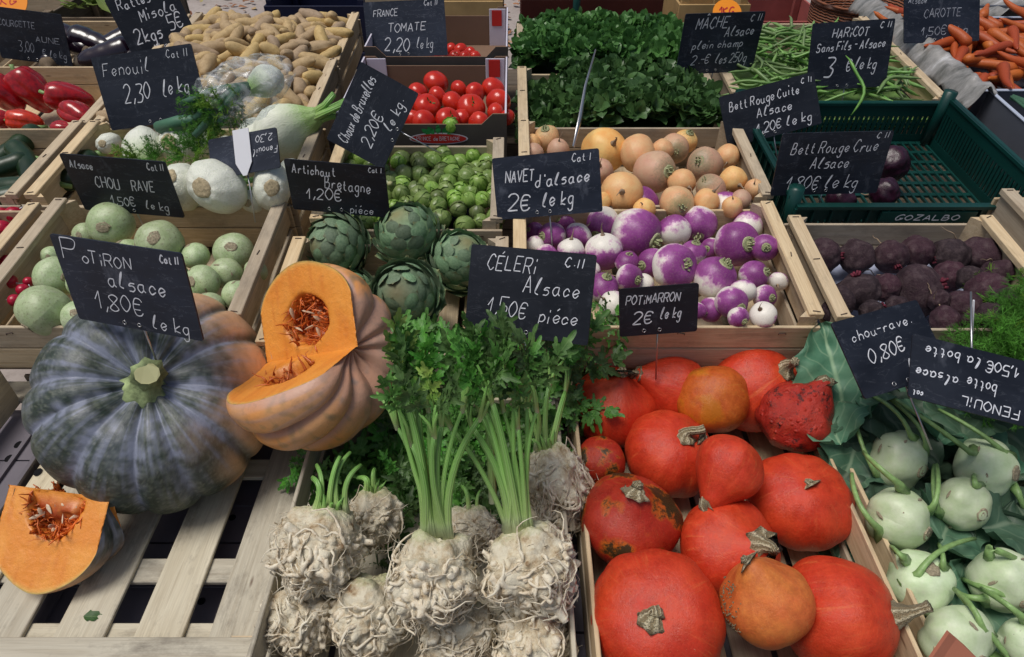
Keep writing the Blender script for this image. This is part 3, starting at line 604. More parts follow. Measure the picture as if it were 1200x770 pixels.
gwall('side_wall', gl_ - .01, Matrix.Translation((-gw / 2, gl_ / 2, 0)) @ Matrix.Rotation(-PI / 2, 4, 'Z')); gwall('side_wall', gl_ - .01, Matrix.Translation((gw / 2, gl_ / 2, 0)) @ Matrix.Rotation(PI / 2, 4, 'Z'))
for sx in (-1, 1):
    for y in (.012, gl_ - .012):
        b = MB(); b.tube([(sx * (gw / 2 - .01), y, 0), (sx * (gw / 2 - .004), y, gh * .6), (sx * gw / 2, y, gh + .014)], [.012, .013, .016], 8); obj('corner', b.mesh('corner', M['gplastic']), gc)
b = MB(); write(b, 'GOZALBO', -.075, .06, 0, .013, .0016, 0, .25, 0, random.Random(2), 0)
obj('lettering', b.mesh('lettering', M['white'], False), gc, Matrix.Translation((.02, -.0135, gh - .044)) @ Matrix.Rotation(PI / 2, 4, 'X') )
b = MB(); b.box(-.10, .085, -.0125, -.004, gh - .050, gh - .026); obj('name_panel', b.mesh('name_panel', M['gplastic'], False), gc, Matrix.Translation((.02, 0, 0)))

# ------------------------------------------------------------------ blue grey trays on the right
def tray(label, X0, X1, y0, L, zr, H, cat='tray'):
    c = thing('cardboard_tray', label, cat, Matrix.Translation(((X0 + X1) / 2, y0, zr - H)) @ Matrix.Rotation(math.radians(4), 4, 'X'), 'blue grey trays on the right'); W = X1 - X0
    for nm, sx, sy, x, y in (('front_panel', W, .005, 0, 0), ('back_panel', W, .005, 0, L), ('side_panel', .005, L - .006, -W / 2 + .0025, L / 2), ('side_panel', .005, L - .006, W / 2 - .0025, L / 2)):
        obj(nm, cboxmesh(sx, sy, H, M['bluegrey']), c, Matrix.Translation((x, y, H / 2)))
        obj('edge', cboxmesh(sx + .004, sy + .004, .004, M['blueedge']), c, Matrix.Translation((x, y, H + .0025)))
    obj('base_panel', cboxmesh(W - .012, L - .008, .004, M['bluegrey']), c, Matrix.Translation((0, L / 2, .003))); return c
tray('blue grey tray heaped with carrots at the top right', 1.165, 1.75, 1.70, .50, Z - .645, .10)
tray('blue grey tray with leek leaves below the carrots at right', 1.165, 1.70, 1.20, .46, Z - .66, .12)
# crumpled film over the tray edge
b = MB(); nx, ny = 14, 46
for j in range(ny + 1):
    y = 1.62 + .78 * j / ny
    for i in range(nx + 1):
        q = i / nx; x = 1.105 + .075 * q; z = Z - .632 + .022 * math.sin(q * PI) - .035 * (1 - q) * (1 - q) + .012 * noise3((x * 3, y, 0), 14) + .016 * noise3((x, y, 3), 30) + .03 * (j / ny)
        b.v.append(Vector((x + .012 * noise3((y, x, 1), 15), y, z))); b.uv.append((q, j / ny))
for j in range(ny):
    for i in range(nx): a = j * (nx + 1) + i; b.f.append((a, a + 1, a + nx + 2, a + nx + 1))
fo = obj('plastic_film', b.mesh('plastic_film', M['greyfilm'])); tag(fo, 'crumpled grey plastic film draped between green beans and carrots', 'plastic film')
sm_ = fo.modifiers.new('thick', 'SOLIDIFY'); sm_.thickness = .0015

# ------------------------------------------------------------------ price signs
def sign(key, label, pose, lines, faint=False, holes=True, pick=True, z=.0016):
    C_, X_, Y_, w_, h_ = pose; X_ = Vector(X_).normalized(); Y_ = Vector(Y_); Y_ = (Y_ - X_ * X_.dot(Y_)).normalized(); N_ = X_.cross(Y_)
    mt = Matrix((X_, Y_, N_)).transposed().to_4x4(); mt.translation = Vector(C_)
    c = thing('price_sign', label, 'sign', mt, 'black chalk price signs')
    b = MB(); rr = .004; pts = []
    for cx_, cy_, a0 in ((w_ / 2 - rr, h_ / 2 - rr, 0), (-w_ / 2 + rr, h_ / 2 - rr, 90), (-w_ / 2 + rr, -h_ / 2 + rr, 180), (w_ / 2 - rr, -h_ / 2 + rr, 270)):
        for k in range(4): a = math.radians(a0 + k * 30); pts.append((cx_ + rr * math.cos(a), cy_ + rr * math.sin(a)))
    n = len(pts)
    for zz in (-.0012, .0012):
        for x, y in pts: b.v.append(Vector((x, y, zz)))
    b.f = [tuple(range(n))[::-1], tuple(range(n, 2 * n))] + [(i, (i + 1) % n, (i + 1) % n + n, i + n) for i in range(n)]
    obj('slate_board', b.mesh('slate_board', M['slate'], False), c)
    tb_ = MB(); rg = random.Random(key)
    for ln in lines:
        t, x0, x1, yb, cap = ln[:5]; slope = ln[5] if len(ln) > 5 else 0; wd = ln[6] if len(ln) > 6 else .0011
        write(tb_, t, -w_ / 2 + x0 * w_, -w_ / 2 + x1 * w_, h_ / 2 - yb * h_, cap * h_, wd, slope, .16, 0, rg)
    if lines: obj('lettering', tb_.mesh('lettering', M['chalkf' if faint else 'chalk'], False), c, Matrix.Translation((0, 0, z)))
    if holes:
        for x in (-.012, .012):
            e = MB(); e.tube([(.0028 * math.cos(k / 10 * 6.283), .0028 * math.sin(k / 10 * 6.283), 0) for k in range(11)], .0007, 4, False); obj('eyelet', e.mesh('eyelet', M['steel']), c, Matrix.Translation((x - .01, -h_ / 2 + .008, .0015)))
    if pick:
        e = MB(); e.tube([(0, 0, 0), (0, -.12, -.01)], [.0016, .0014], 5); obj('pick', e.mesh('pick', M['steel']), c, Matrix.Translation((0, -h_ / 2 + .03, -.003)))
    return c
def nearer(k, q): C_, X_, Y_, w_, h_ = SG[k]; SG[k] = (CAM + (Vector(C_) - CAM) * q, X_, Y_, w_ * q, h_ * q)
SG = {
'rates': ([-1.095, 2.20, 1.00], [0.80, 0.58, 0.098], [-0.365, 0.331, 0.87], .20, .175),
'jaune': ([-1.344, 1.985, 1.019], [0.993, -0.05, -0.108], [0.113, 0.102, 0.988], .201, .138),
'fenouil': ([-0.873, 1.64, 1.005], [0.981, 0.132, 0.10], [-0.19, 0.40, 0.89], .238, .168),
'chourave': ([-0.707, 1.119, 1.019], [0.995, -0.084, -0.043], [0.038, -0.07, 0.997], .192, .118),
'potiron': ([-0.543, 0.776, 1.044], [0.962, -0.273, 0.03], [0.015, 0.161, 0.987], .217, .137),
'tagged': ([-0.501, 1.188, 1.05], [0.969, -0.108, 0.222], [-0.104, 0.638, 0.763], .145, .075),
'artichaut': ([-0.316, 1.111, 1.019], [0.984, -0.179, 0.004], [0.009, 0.069, 0.998], .189, .099),
'bruxelles': ([-0.289, 1.362, 1.049], [0.47, 0.365, 0.803], [-0.881, 0.242, 0.406], .172, .132),
'tomate': ([-0.289, 1.951, 1.049], [0.998, 0.066, 0.025], [-0.051, 0.437, 0.898], .218, .143),
'navet': ([0.064, 1.123, 1.02], [0.975, -0.1, 0.15], [-0.138, 0.46, 0.86], .195, .112),
'celeri': ([0.024, 0.794, 1.02], [0.941, -0.319, 0.111], [0.089, 0.551, 0.83], .19, .129),
'potimarron': ([0.224, 0.818, 0.97], [0.997, 0.022, 0.079], [-0.082, 0.233, 0.969], .12, .081),
'mache': ([0.529, 1.797, 1.059], [0.969, 0.244, -0.038], [0.029, 0.04, 0.999], .22, .147),
'haricot': ([0.825, 1.707, 1.059], [0.998, 0.053, 0.045], [-0.058, 0.282, 0.958], .20, .154),
'cuite': ([0.57, 1.465, 1.02], [0.961, 0.032, 0.265], [-0.2, 0.45, 0.87], .205, .112),
'crue': ([0.613, 1.209, 1.019], [0.997, 0.073, -0.009], [-0.002, 0.147, 0.989], .216, .122),
'carotte': ([1.195, 2.008, 1.06], [0.99, 0.137, -0.014], [-0.064, 0.545, 0.836], .229, .126),
'lapiece': ([0.534, 0.719, 0.981], [0.945, 0.325, 0.029], [-0.289, 0.795, 0.533], .149, .113),
'botte': ([0.596, 0.633, 1.001], [-0.965, 0.223, 0.141], [-0.264, -0.835, -0.484], .161, .089)}
nearer('potiron', .93); nearer('bruxelles', .97); nearer('fenouil', .93); nearer('rates', .93)
B_ = .0017
sign('rates', 'black chalk sign offering 2 kgs for 5 euros, tilted in front of the potatoes', SG['rates'], [('Rattes', .1, .62, .22, .17, .05, B_), ('Misola', .32, .92, .47, .2, .05, B_), ('2kgs', .12, .55, .8, .24, .05, .0022), ('5€', .66, .9, .72, .25, .05, .002), ('1kg', .34, .54, .97, .12, .05), ('2,80€', .6, .93, .93, .13, .05)])
sign('jaune', 'dark chalk sign with faded word jaune at the top left edge', SG['jaune'], [('COURGETTE', .08, .62, .34, .13, 0), ('JAUNE', .5, .92, .58, .12, 0), ('3,00', .28, .52, .82, .22, 0), ('€ le kg', .6, .95, .86, .15, 0)], True)
sign('fenouil', 'black chalk sign reading Fenouil 2,30 le kg', SG['fenouil'], [('Fenouil', .06, .56, .28, .2, -.02, .0009), ('Cat II', .72, .95, .15, .11, 0, .0009), ('2,30', .2, .5, .66, .26, .02, .0016), ('le kg', .58, .88, .64, .24, .02, .0015)], False)
sign('chourave', 'black chalk sign reading Alsace chou rave 1,50 in the old kohlrabi', SG['chourave'], [('Alsace', .05, .28, .22, .15, -.02, .0013), ('Cat II', .8, .97, .16, .13, 0, .0013), ('CHOU', .22, .48, .54, .22, -.02, .0014), ('RAVE', .57, .82, .55, .22, 0, .0014), ('1,50€', .3, .56, .85, .18, -.02), ('le kg', .63, .88, .88, .17, -.02)])
sign('potiron', 'black chalk sign reading potiron alsace 1,80 above the big pumpkin', SG['potiron'], [('P', .05, .21, .25, .25, 0), ('oTiRON', .18, .62, .27, .15, -.01), ('Cat II', .82, .97, .13, .09, 0, .0014), ('alsace', .33, .82, .52, .2, 0, .0013), ('1,80€', .18, .6, .80, .23, 0), ('le kg', .6, .92, .95, .19, 0)])
tg = sign('tagged', 'small upside down black sign with a white paper tag over the fennel', SG['tagged'], [], False, False)
wb = MB(); write(wb, 'Fenouil', -.028, .028, .004, .014, .0008, 0); write(wb, '2,30', -.02, .02, -.02, .014, .0009, 0); obj('lettering', wb.mesh('lettering', M['chalk'], False), tg, Matrix.Translation((.045, .008, .0018)) @ Matrix.Rotation(PI, 4, 'Z'))
tgm = MB(); tgm.v = [Vector(p) for p in ((-.017, .045, 0), (.017, .045, 0), (.017, -.018, 0), (.004, -.042, 0), (-.004, -.042, 0), (-.017, -.018, 0))]; tgm.v += [p + Vector((0, 0, .0012)) for p in tgm.v]; tgm.f = [(5, 4, 3, 2, 1, 0), (6, 7, 8, 9, 10, 11)] + [(i, (i + 1) % 6, (i + 1) % 6 + 6, i + 6) for i in range(6)]
obj('paper_tag', tgm.mesh('paper_tag', M['white'], False), tg, Matrix.Translation((.0, .0, .003)))
sign('artichaut', 'black chalk sign reading artichaut Bretagne 1,20 behind the artichokes', SG['artichaut'], [('Artichaut', .05, .52, .25, .2, -.02, .0013), ('Cat I', .83, .97, .12, .1, 0), ('Bretagne', .36, .85, .5, .24, -.03, .0012), ('1,20€', .15, .55, .74, .24, 0, .0014), ('pièce', .58, .85, .96, .18, 0, .0009)])
sign('bruxelles', 'blue black chalk sign reading choux de Bruxelles, turned steeply upward', SG['bruxelles'], [('Choux de Bruxelles', .04, .93, .33, .19, 0, .0013), ('2,20€', .14, .58, .68, .2, .03, .0014), ('le kg.', .42, .86, .87, .17, .03, .0012)])
sign('tomate', 'black chalk sign reading tomate 2,20 le kg', SG['tomate'], [('FRANCE', .1, .43, .26, .13, 0, .0012), ('Cat II', .74, .92, .1, .1, 0), ('TOMATE', .26, .78, .55, .16, .02, .0014), ('2,20', .2, .55, .88, .25, 0, .0018), ('le kg', .6, .83, .86, .2, 0, .0011)])
sign('navet', 'black chalk sign reading navet d alsace 2 euros', SG['navet'], [('NAVET', .1, .4, .42, .2, 0, .0014), ('Cat I', .74, .93, .17, .13, 0), ("d'alsace", .36, .92, .53, .22, .04, .0016), ('2€', .1, .35, .88, .28, 0, .0018), ('le kg', .42, .75, .84, .25, 0, .0017)])
sign('celeri', 'large slate chalk sign reading céleri Alsace 1,50 € pièce', SG['celeri'], [('CÉLERi', .13, .57, .27, .19, 0, .0010), ('C.II', .76, .92, .16, .11, 0), ('Alsace', .44, .92, .5, .2, 0, .0010), ('1,50€', .16, .52, .78, .21, 0, .0010), ('pièce', .58, .92, .8, .17, 0, .0010)])
sign('potimarron', 'small black chalk sign reading potimarron 2 € in the turnips', SG['potimarron'], [('POTiMARRON', .06, .8, .34, .2, .02, .0011), ('2€', .16, .45, .74, .28, .03, .0015), ('le kg', .5, .8, .68, .26, .03, .0013)])
sign('mache', 'black chalk sign reading mâche Alsace plein champ', SG['mache'], [('MÂCHE', .14, .58, .24, .2, .02, .0017), ('C II', .82, .97, .15, .12, .02, .0014), ('Alsace', .52, .92, .38, .17, .02, .0015), ('plein champ', .12, .82, .58, .14, .02, .0014), ('2.-€', .16, .42, .84, .17, .04, .0014), ('les 250g', .46, .9, .83, .18, .02, .0014)])
sign('haricot', 'navy chalk sign reading haricot sans fils 3 € le kg', SG['haricot'], [('HARiCOT', .24, .72, .23, .14, .02, .0015), ('C II', .82, .97, .12, .1, 0, .0014), ('Sans Fils - Alsace', .05, .95, .42, .14, .02, .0015), ('3', .2, .34, .82, .31, 0, .0023), ('€ le kg', .46, .86, .72, .18, .02, .0016)])
sign('cuite', 'black chalk sign reading bett rouge cuite over the green crate', SG['cuite'], [('Bett Rouge Cuite', .06, .85, .32, .19, .0, .0012), ('C II', .85, .97, .17, .11, 0), ('Alsace', .34, .74, .58, .19, 0, .0012), ('1,20€ le kg', .3, .93, .88, .2, 0, .0013)])
sign('crue', 'black chalk sign reading bett rouge crue at the green crate front', SG['crue'], [('Bett Rouge Crue', .08, .92, .32, .2, .01, .0012), ('C II', .85, .97, .1, .1, 0), ('Alsace', .3, .68, .57, .2, 0, .0012), ('1,80€ le kg', .1, .82, .9, .23, .02, .0013)])
sign('carotte', 'navy chalk sign with faded carotte above the carrots', SG['carotte'], [('Alsace', .05, .3, .17, .14, 0), ('CAROTTE', .24, .78, .48, .2, .02), ('1,50€ 2kg', .2, .86, .86, .2, .02)], True)
sign('lapiece', 'blue grey chalk sign reading chou-rave 0,80€ la', SG['lapiece'], [('chou-rave.', .1, .86, .3, .14, .03, .0009), ('0,80€', .2, .66, .62, .2, .08, .0012), ('la', .56, .72, .84, .17, .05, .0013)])
sign('botte', 'blue grey chalk sign turned upside down at the right edge', SG['botte'], [('FENOUiL', .12, .62, .22, .16, 0, .0010), ('cat', .88, .97, .12, .1, 0), ('botte', .3, .56, .52, .2, 0, .0010), ('alsace', .6, .97, .48, .17, 0, .0011), ('1,50€ la botte', .12, .92, .86, .18, 0, .0011)], False, False)
# edge-on sign in the lamb's lettuce, tall narrow steel edge
e0, e1 = at(672, 172, .62), att(698, 58, 1.56)
b = MB(); d_ = (e1 - e0); b.tube([e0, e0 + d_ * .3, e0 + d_ * .6 + Vector((-.004, 0, 0)), e1], [.0035, .006, .004, .002], 6, True, .35); tag(obj('metal_sign_spike', b.mesh('metal_sign_spike', M['steel'])), 'thin shiny metal spike leaning in the lambs lettuce', 'spike')
b = MB(); b.tube([at(1138, 412, .68), att(1141, 352, .92)], [.0015, .0013], 6); tag(obj('metal_pick', b.mesh('metal_pick', M['white'])), 'thin white metal pick standing behind the upside down sign', 'pick')
def round_tag(label, u, v, t, rad, txt, g):
    mt = xf(att(u, v, t), cdir(0, .1, 1), 1, 0, RT); c = thing('round_price_tag', label, 'price tag', mt, g); b = MB()
    for zz in (-.0008, .0008):
        for k in range(28): a = k / 28 * 6.283; b.v.append(Vector((rad * math.cos(a), rad * math.sin(a), zz)))
    b.f = [tuple(range(28))[::-1], tuple(range(28, 56))] + [(i, (i + 1) % 28, (i + 1) % 28 + 28, i + 28) for i in range(28)]; obj('card', b.mesh('card', M['orangetag'], False), c)
    b = MB(); write(b, txt, -rad * .6, rad * .6, .0, rad * .55, .0028, 0, .1, 0, random.Random(2), 0); obj('lettering', b.mesh('lettering', M['redprint'], False), c, Matrix.Translation((0, -.004, .0012)))
round_tag('round orange tag marked 1KG above the mâche sign', 852, 15, 1.8, .038, '1KG', 'round orange price tags'); round_tag('round orange tag marked 1KG at the top left corner', 8, 4, 1.98, .06, '1KG', 'round orange price tags')

# ------------------------------------------------------------------ vegetables: settle touching round things against each other
def settle(items, pad=.94, it=60):
    """items: dicts with u, v, r (picture radius) and h; finds a distance for each so that neighbours touch instead of overlap"""
    for o in items:
        rr = ray(o['u'], o['v']); o['ray'] = rr; o['t'] = o['t0'] = o.get('t') or o['h'] / -rr.z; o['k'] = o['r'] / 800 * 2 / (1 + rr.length)
    for _ in range(it):
        for i, a in enumerate(items):
            for b_ in items[i + 1:]:
                if abs(a['u'] - b_['u']) + abs(a['v'] - b_['v']) > (a['r'] + b_['r']) * 1.5: continue
                pa = a['ray'] * a['t']; pb = b_['ray'] * b_['t']; ra, rb = a['k'] * a['t'], b_['k'] * b_['t']; d = (pa - pb).length; ov = (ra + rb) * pad - d
                if ov > 0:
                    sg = a['t'] - b_['t']
                    if a.get('z', 0) != b_.get('z', 0): sg = b_.get('z', 0) - a.get('z', 0)
                    elif abs(sg) < 1e-4: sg = b_['v'] - a['v'] or 1
                    m_ = .12 * ov * (1 if sg > 0 else -1); a['t'] += m_; b_['t'] -= m_
        for o in items: o['t'] += .02 * (o['t0'] - o['t'])
    for o in items: o['p'] = CAM + o['ray'] * o['t']; o['s'] = o['k'] * o['t']
    return items
ORD = ['first', 'second', 'third', 'fourth', 'fifth', 'sixth', 'seventh', 'eighth', 'ninth', 'tenth', 'eleventh', 'twelfth']
def rowlabels(items, nrows, fmt, names=None):
    """describe each item by its row (rear to front) and its place from the left in that row"""
    names = names or {1: ['only'], 2: ['rear', 'front'], 3: ['rear', 'middle', 'front'], 4: ['rear', 'second', 'third', 'front'], 5: ['rear', 'second', 'middle', 'fourth', 'front']}[nrows]
    s_ = sorted(items, key=lambda o: o['v']); n = len(s_)
    for k in range(nrows):
        rw = sorted(s_[k * n // nrows:(k + 1) * n // nrows], key=lambda o: o['u'])
        for i, o in enumerate(rw):
            pl = 'leftmost' if i == 0 else ('rightmost' if i == len(rw) - 1 else (ORD[i] + ' from left')); o['label'] = fmt.format(pl, names[k])
def shape_faces(name, meshes): return meshes
def crown_mesh(mat, h=.12, lvl=8):
    b = lathe([(1, 0), (.96, h), (.75, h * 1.25), (.5, h * .8), (.3, h * 1.5), (.001, h * 1.7)], 18, 3, .12, 4); 
    for k in range(7): a = k * .9; q = .25 + .4 * (k % 3) / 2; b.tube([(q * math.cos(a), q * math.sin(a), .1), (q * 1.15 * math.cos(a), q * 1.15 * math.sin(a), .42 + .12 * math.sin(k * 2.3))], [.15, .11], 6)
    return b.mesh('crown', mat)
CROWN = crown_mesh(M['crown'])
TAIL = MB(); TAIL.tube([(0, 0, -.86), (.03, 0, -1.0), (.02, .06, -1.25), (.14, .05, -1.5), (.34, .0, -1.72)], [.20, .09, .045, .026, .012], 7); TAIL = TAIL.mesh('tap_root', M['rootlet'])
# ---- turnips
TURN = [lathe(sphprof(22, 1.02, .86 + .03 * i, .9, .1, 0), 34, i, .06, 1.3).mesh('turnip', M['turnip']) for i in range(4)]
TL = [(751, 240, 20, -11, -2, 1), (745, 273, 28, 20, 12, 1), (707, 262, 18, -8, 14, 0), (707, 295, 21, 2, 18, 0), (678, 276, 16, -10, 12, 1), (662, 261, 13, -9, -4, 0), (647, 276, 15, -12, 2, 0), (626, 273, 12, -9, -3, 0), (627, 288, 11, 3, -6, 0), (669, 293, 15, 0, 13, 0), (790, 271, 19, -6, -16, 0), (818, 264, 21, -4, 16, 1),
      (848, 244, 20, 5, -18, 0), (863, 286, 25, 8, 3, 1), (764, 308, 17, -14, 4, 0), (791, 313, 26, 12, -1, 1), (812, 296, 15, 2, -12, 0), (837, 326, 24, 10, -16, 1), (833, 291, 12, -8, 2, 0), (876, 266, 17, 6, -13, 0), (896, 290, 15, -3, 2, 1), (883, 323, 17, 12, -4, 1), (737, 326, 16, 11, 4, 1), (720, 358, 16, 12, 6, 0),
      (706, 337, 17, 4, -12, 0), (857, 354, 18, 6, 8, 0), (870, 342, 15, 2, -12, 0), (833, 363, 14, -10, 4, 0), (894, 369, 16, 8, 8, 0), (896, 348, 14, 6, 2, 1), (817, 364, 10, -6, 5, 0), (735, 307, 14, 2, -10, 1), (753, 333, 13, 3, 9, 0), (865, 372, 12, 5, 6, 0), (690, 318, 13, 3, 9, 0), (655, 318, 13, 3, 9, 0), (640, 300, 13, 3, 9, 0), (912, 330, 11, 4, -6, 0)]
its = [dict(u=a, v=b, r=c, h=.70 + (.012 if c < 15 else 0), cu=d, cv=e, fr=f) for a, b, c, d, e, f in TL]
for o in its: o['fr'] = 1 if (o['r'] < 19 and int(o['u'] * 7) % 3) else o['fr']
settle(its)
rowlabels(its, 5, 'purple and white turnip, {} in the {} row of the turnip crate')
for i, o in enumerate(its):
    q = Vector((o['cu'], -o['cv'], 0)) / o['r']; l = min(.98, q.length); q = q.normalized() * l if q.length > 0 else q; zc = math.sqrt(1 - l * l) * (1 if o['fr'] else -1); d = cdir(q.x, q.y, zc)
    s = o['s'] * 1.05; rg = random.Random(i); t = obj('turnip', TURN[i % 4], None, xf(o['p'], d, (s * rg.uniform(.94, 1.04), s, s * rg.uniform(.86, 1.18)), i * 1.7)); tag(t, o['label'], 'turnip', 'purple and white turnips in the crate')
    obj('crown', CROWN, t, Matrix.Translation((0, 0, .80)) @ Matrix.Diagonal((.36, .36, .55, 1))); obj('tap_root', TAIL, t, Matrix.Rotation(i, 4, 'Z'))
# ---- golden turnips
GOLD = [lathe(sphprof(22, 1, .88 + .06 * i, .9, .06, 0), 32, 10 + i, .07, 1.4).mesh('golden_turnip', M['golden']) for i in range(4)]
TL = [(641, 162, 15, -3, -8, 1), (707, 177, 26, -8, 2, 0), (747, 180, 21, 0, -17, 0), (790, 174, 17, -1, 8, 1), (803, 166, 14, 3, -8, 1), (767, 202, 24, 13, 4, 1), (826, 194, 21, -12, -1, 1), (853, 183, 14, 4, -9, 0), (859, 211, 16, -4, -9, 0), (799, 214, 16, -5, -8, 0), (654, 177, 13, 0, 8, 0), (625, 180, 12, 0, -6, 0),
      (704, 201, 15, 3, 4, 0), (728, 227, 25, 3, -3, 0), (793, 238, 20, 2, 8, 1), (833, 222, 17, -10, -8, 1), (828, 236, 15, -6, 10, 0), (868, 234, 12, 6, -6, 0), (705, 236, 11, 6, -6, 0), (858, 243, 12, 2, 7, 0), (776, 176, 13, 0, -8, 0), (623, 168, 11, 0, -6, 0), (884, 222, 12, 4, 4, 0), (755, 246, 13, 4, 4, 0)]
its = [dict(u=a, v=b, r=c, h=.675, cu=d, cv=e, fr=f) for a, b, c, d, e, f in TL]; settle(its); rowlabels(its, 4, 'orange yellow turnip, {} in the {} row of its crate')
for i, o in enumerate(its):
    q = Vector((o['cu'], -o['cv'], 0)) / o['r']; l = min(.98, q.length); q = q.normalized() * l; zc = math.sqrt(1 - l * l) * (1 if o['fr'] else -1); d = cdir(q.x, q.y, zc); s = o['s'] * 1.03
    t = obj('golden_turnip', GOLD[i % 4], None, xf(o['p'], d, (s, s, s * 1.08), i * 2.1)); tag(t, o['label'], 'turnip', 'golden turnips in the crate'); obj('crown', CROWN, t, Matrix.Translation((0, 0, .84)) @ Matrix.Diagonal((.34, .34, .6, 1))); obj('tap_root', TAIL, t, Matrix.Rotation(i, 4, 'Z'))
# ---- beetroots
def mbeet(i):
    def ex(p, a): q = p * (1 + .05 * noise3(p, 5, i)); return q
    return lathe(sphprof(26, 1, .92, .92, .03, -.12), 36, 30 + i, .15, 1.6, extra=ex).mesh('beetroot', M['beet'])
BEET = [mbeet(i) for i in range(5)]
TL = [(963, 301, 20), (1004, 301, 19), (1044, 301, 18), (1074, 295, 18), (1113, 301, 21), (1148, 300, 21), (1005, 341, 22), (1038, 337, 15), (1077, 340, 29), (1113, 324, 17), (1168, 321, 18), (1156, 341, 21), (1128, 362, 21), (983, 353, 16), (977, 366, 14), (1108, 376, 16), (1023, 366, 15), (1160, 372, 17), (1100, 352, 12), (1175, 352, 14), (1136, 326, 14), (1052, 360, 13)]
its = [dict(u=a, v=b, r=c, h=.715) for a, b, c in TL]; settle(its); rowlabels(its, 4, 'earthy dark beetroot, {} in the {} row of the beetroot crate')
for i, o in enumerate(its):
    a = i * 2.4; d = cdir(math.cos(a) * .8, math.sin(a) * .8, .35 + .4 * math.sin(i)); s = o['s'] * 1.18; t = obj('beetroot', BEET[i % 5], None, xf(o['p'], d, (s, s * .95, s * (1 + .12 * math.sin(i * 3))), i)); tag(t, o['label'], 'beetroot', 'beetroots in the wooden crate')
    cb = MB(); rg = random.Random(i)
    for k in range(7): an = k * .9; cb.tube([(.14 * math.cos(an), .14 * math.sin(an), .85), (.2 * math.cos(an), .2 * math.sin(an), 1.0 + rg.uniform(-.05, .1))], [.09, .05], 5)
    if i % 2 == 0: obj('crown', cb.mesh('crown', M['beetcut']), t)
    rb = MB(); p = Vector((0, 0, -.85)); pts = [p.copy()]; dd = Vector((rg.uniform(-.4, .4), rg.uniform(-.4, .4), -1))
    for k in range(9): dd = (dd + Vector([rg.uniform(-.7, .7) for _ in range(3)]) + p * .12).normalized(); p = p + dd * .19; pts.append(p.copy())
    rb.tube(pts, [.10, .07, .05, .04, .035, .03, .026, .022, .018, .01], 5); obj('tap_root', rb.mesh('tap_root', M['rootlet']), t)
# white paper lining under the beetroots
pp = MB(); X0, X1, Y0, Y1 = .535, .895, .855, 1.17
for j in range(9):
    for i in range(9):
        x = X0 + (X1 - X0) * i / 8; y = Y0 + (Y1 - Y0) * j / 8; pp.v.append(Vector((x, y, Z - .7 - .085 + (y - .85) * .09 + .006 * noise3((x, y, 0), 20)))); pp.uv.append((i, j))
for j in range(8):
    for i in range(8): a = j * 9 + i; pp.f.append((a, a + 1, a + 10, a + 9))
tag(obj('paper_liner', pp.mesh('paper_liner', M['paper'])), 'pale blue paper liner showing between beetroots in wooden crate', 'paper')
for i, (u, v, r_, h) in enumerate(((1043, 193, 24, .69), (1037, 226, 19, .70), (985, 235, 19, .72))):
    t = obj('beetroot', BEET[i], None, xf(at(u, v, h), cdir(.5, -.4 + i * .4, .6), r_ * (h / -ray(u, v).z) / 800 / 1.1, i)); t.data = t.data.copy() if i == 0 else t.data
    t.material_slots[0].link = 'OBJECT'; t.material_slots[0].material = M['beetraw']
    tag(t, ('large purple beetroot beside the bett rouge crue sign, upper one', 'purple beetroot under the upper one beside bett rouge crue sign', 'reddish beetroot peeking out below the bett rouge crue sign')[i], 'beetroot', 'beetroots in the green plastic crate'); obj('tap_root', TAIL, t)
# ---- potimarron squashes
def poti_mesh(kind, seed, mat):
    if kind == 'onion': pr = [(r, z) for r, z in sphprof(34, 1, .80, .9)]; pr = [(r, z + .30 * math.exp(-(r / .30) ** 2) * (z > 0) - .0) for r, z in pr]
    elif kind == 'pear': pr = [(r, z) for r, z in sphprof(34, 1, .86, .9)]; pr = [(r * (1 if z < .45 else 1), z + .52 * math.exp(-(r / .42) ** 2) * (z > 0)) for r, z in pr]
    elif kind == 'round': pr = [(r, z - .05 * math.exp(-(r / .2) ** 2) * (z > 0)) for r, z in sphprof(34, 1, .93, .95)]
    else: pr = [(r, z - .03 * math.exp(-(r / .14) ** 2) * (z > 0)) for r, z in sphprof(34, 1, .80, .96)]
    def ex(p, a):
        if kind == 'lump' or mat == 'potiw': p = p * (1 + .09 * noise3(p, 2.2, seed) + .045 * max(0, noise3(p, 7, seed)))
        return p
    return lathe(pr, 90, seed, .10, 1.1, 11, .03 if kind == 'flat' else .016, ex).mesh('potimarron', M[mat])
def stem_mesh(L=.4, bend=.3, r0=.13, r1=.09, seed=0, segs=8):
    b = MB(); rg = random.Random(seed); pts = []; rd = []
    for k in range(segs + 1): q = k / segs; pts.append(Vector((bend * q * q, .05 * math.sin(q * 5 + seed), -.04 + L * q - .15 * abs(bend) * q * q))); rd.append((r0 * 1.7 * (1 - q) ** 4 + r0 * (1 - q) + r1 * q) * (1 + .12 * rg.uniform(-1, 1)) * (1.18 if k == segs else 1))
    b.tube(pts, rd, 14)
    for i, v in enumerate(b.v): b.v[i] = v + (v - pts[min(segs, i // 14)]) * (.22 * ((i % 14) % 2) - .08)
    return b.mesh('stem', M['cork'])
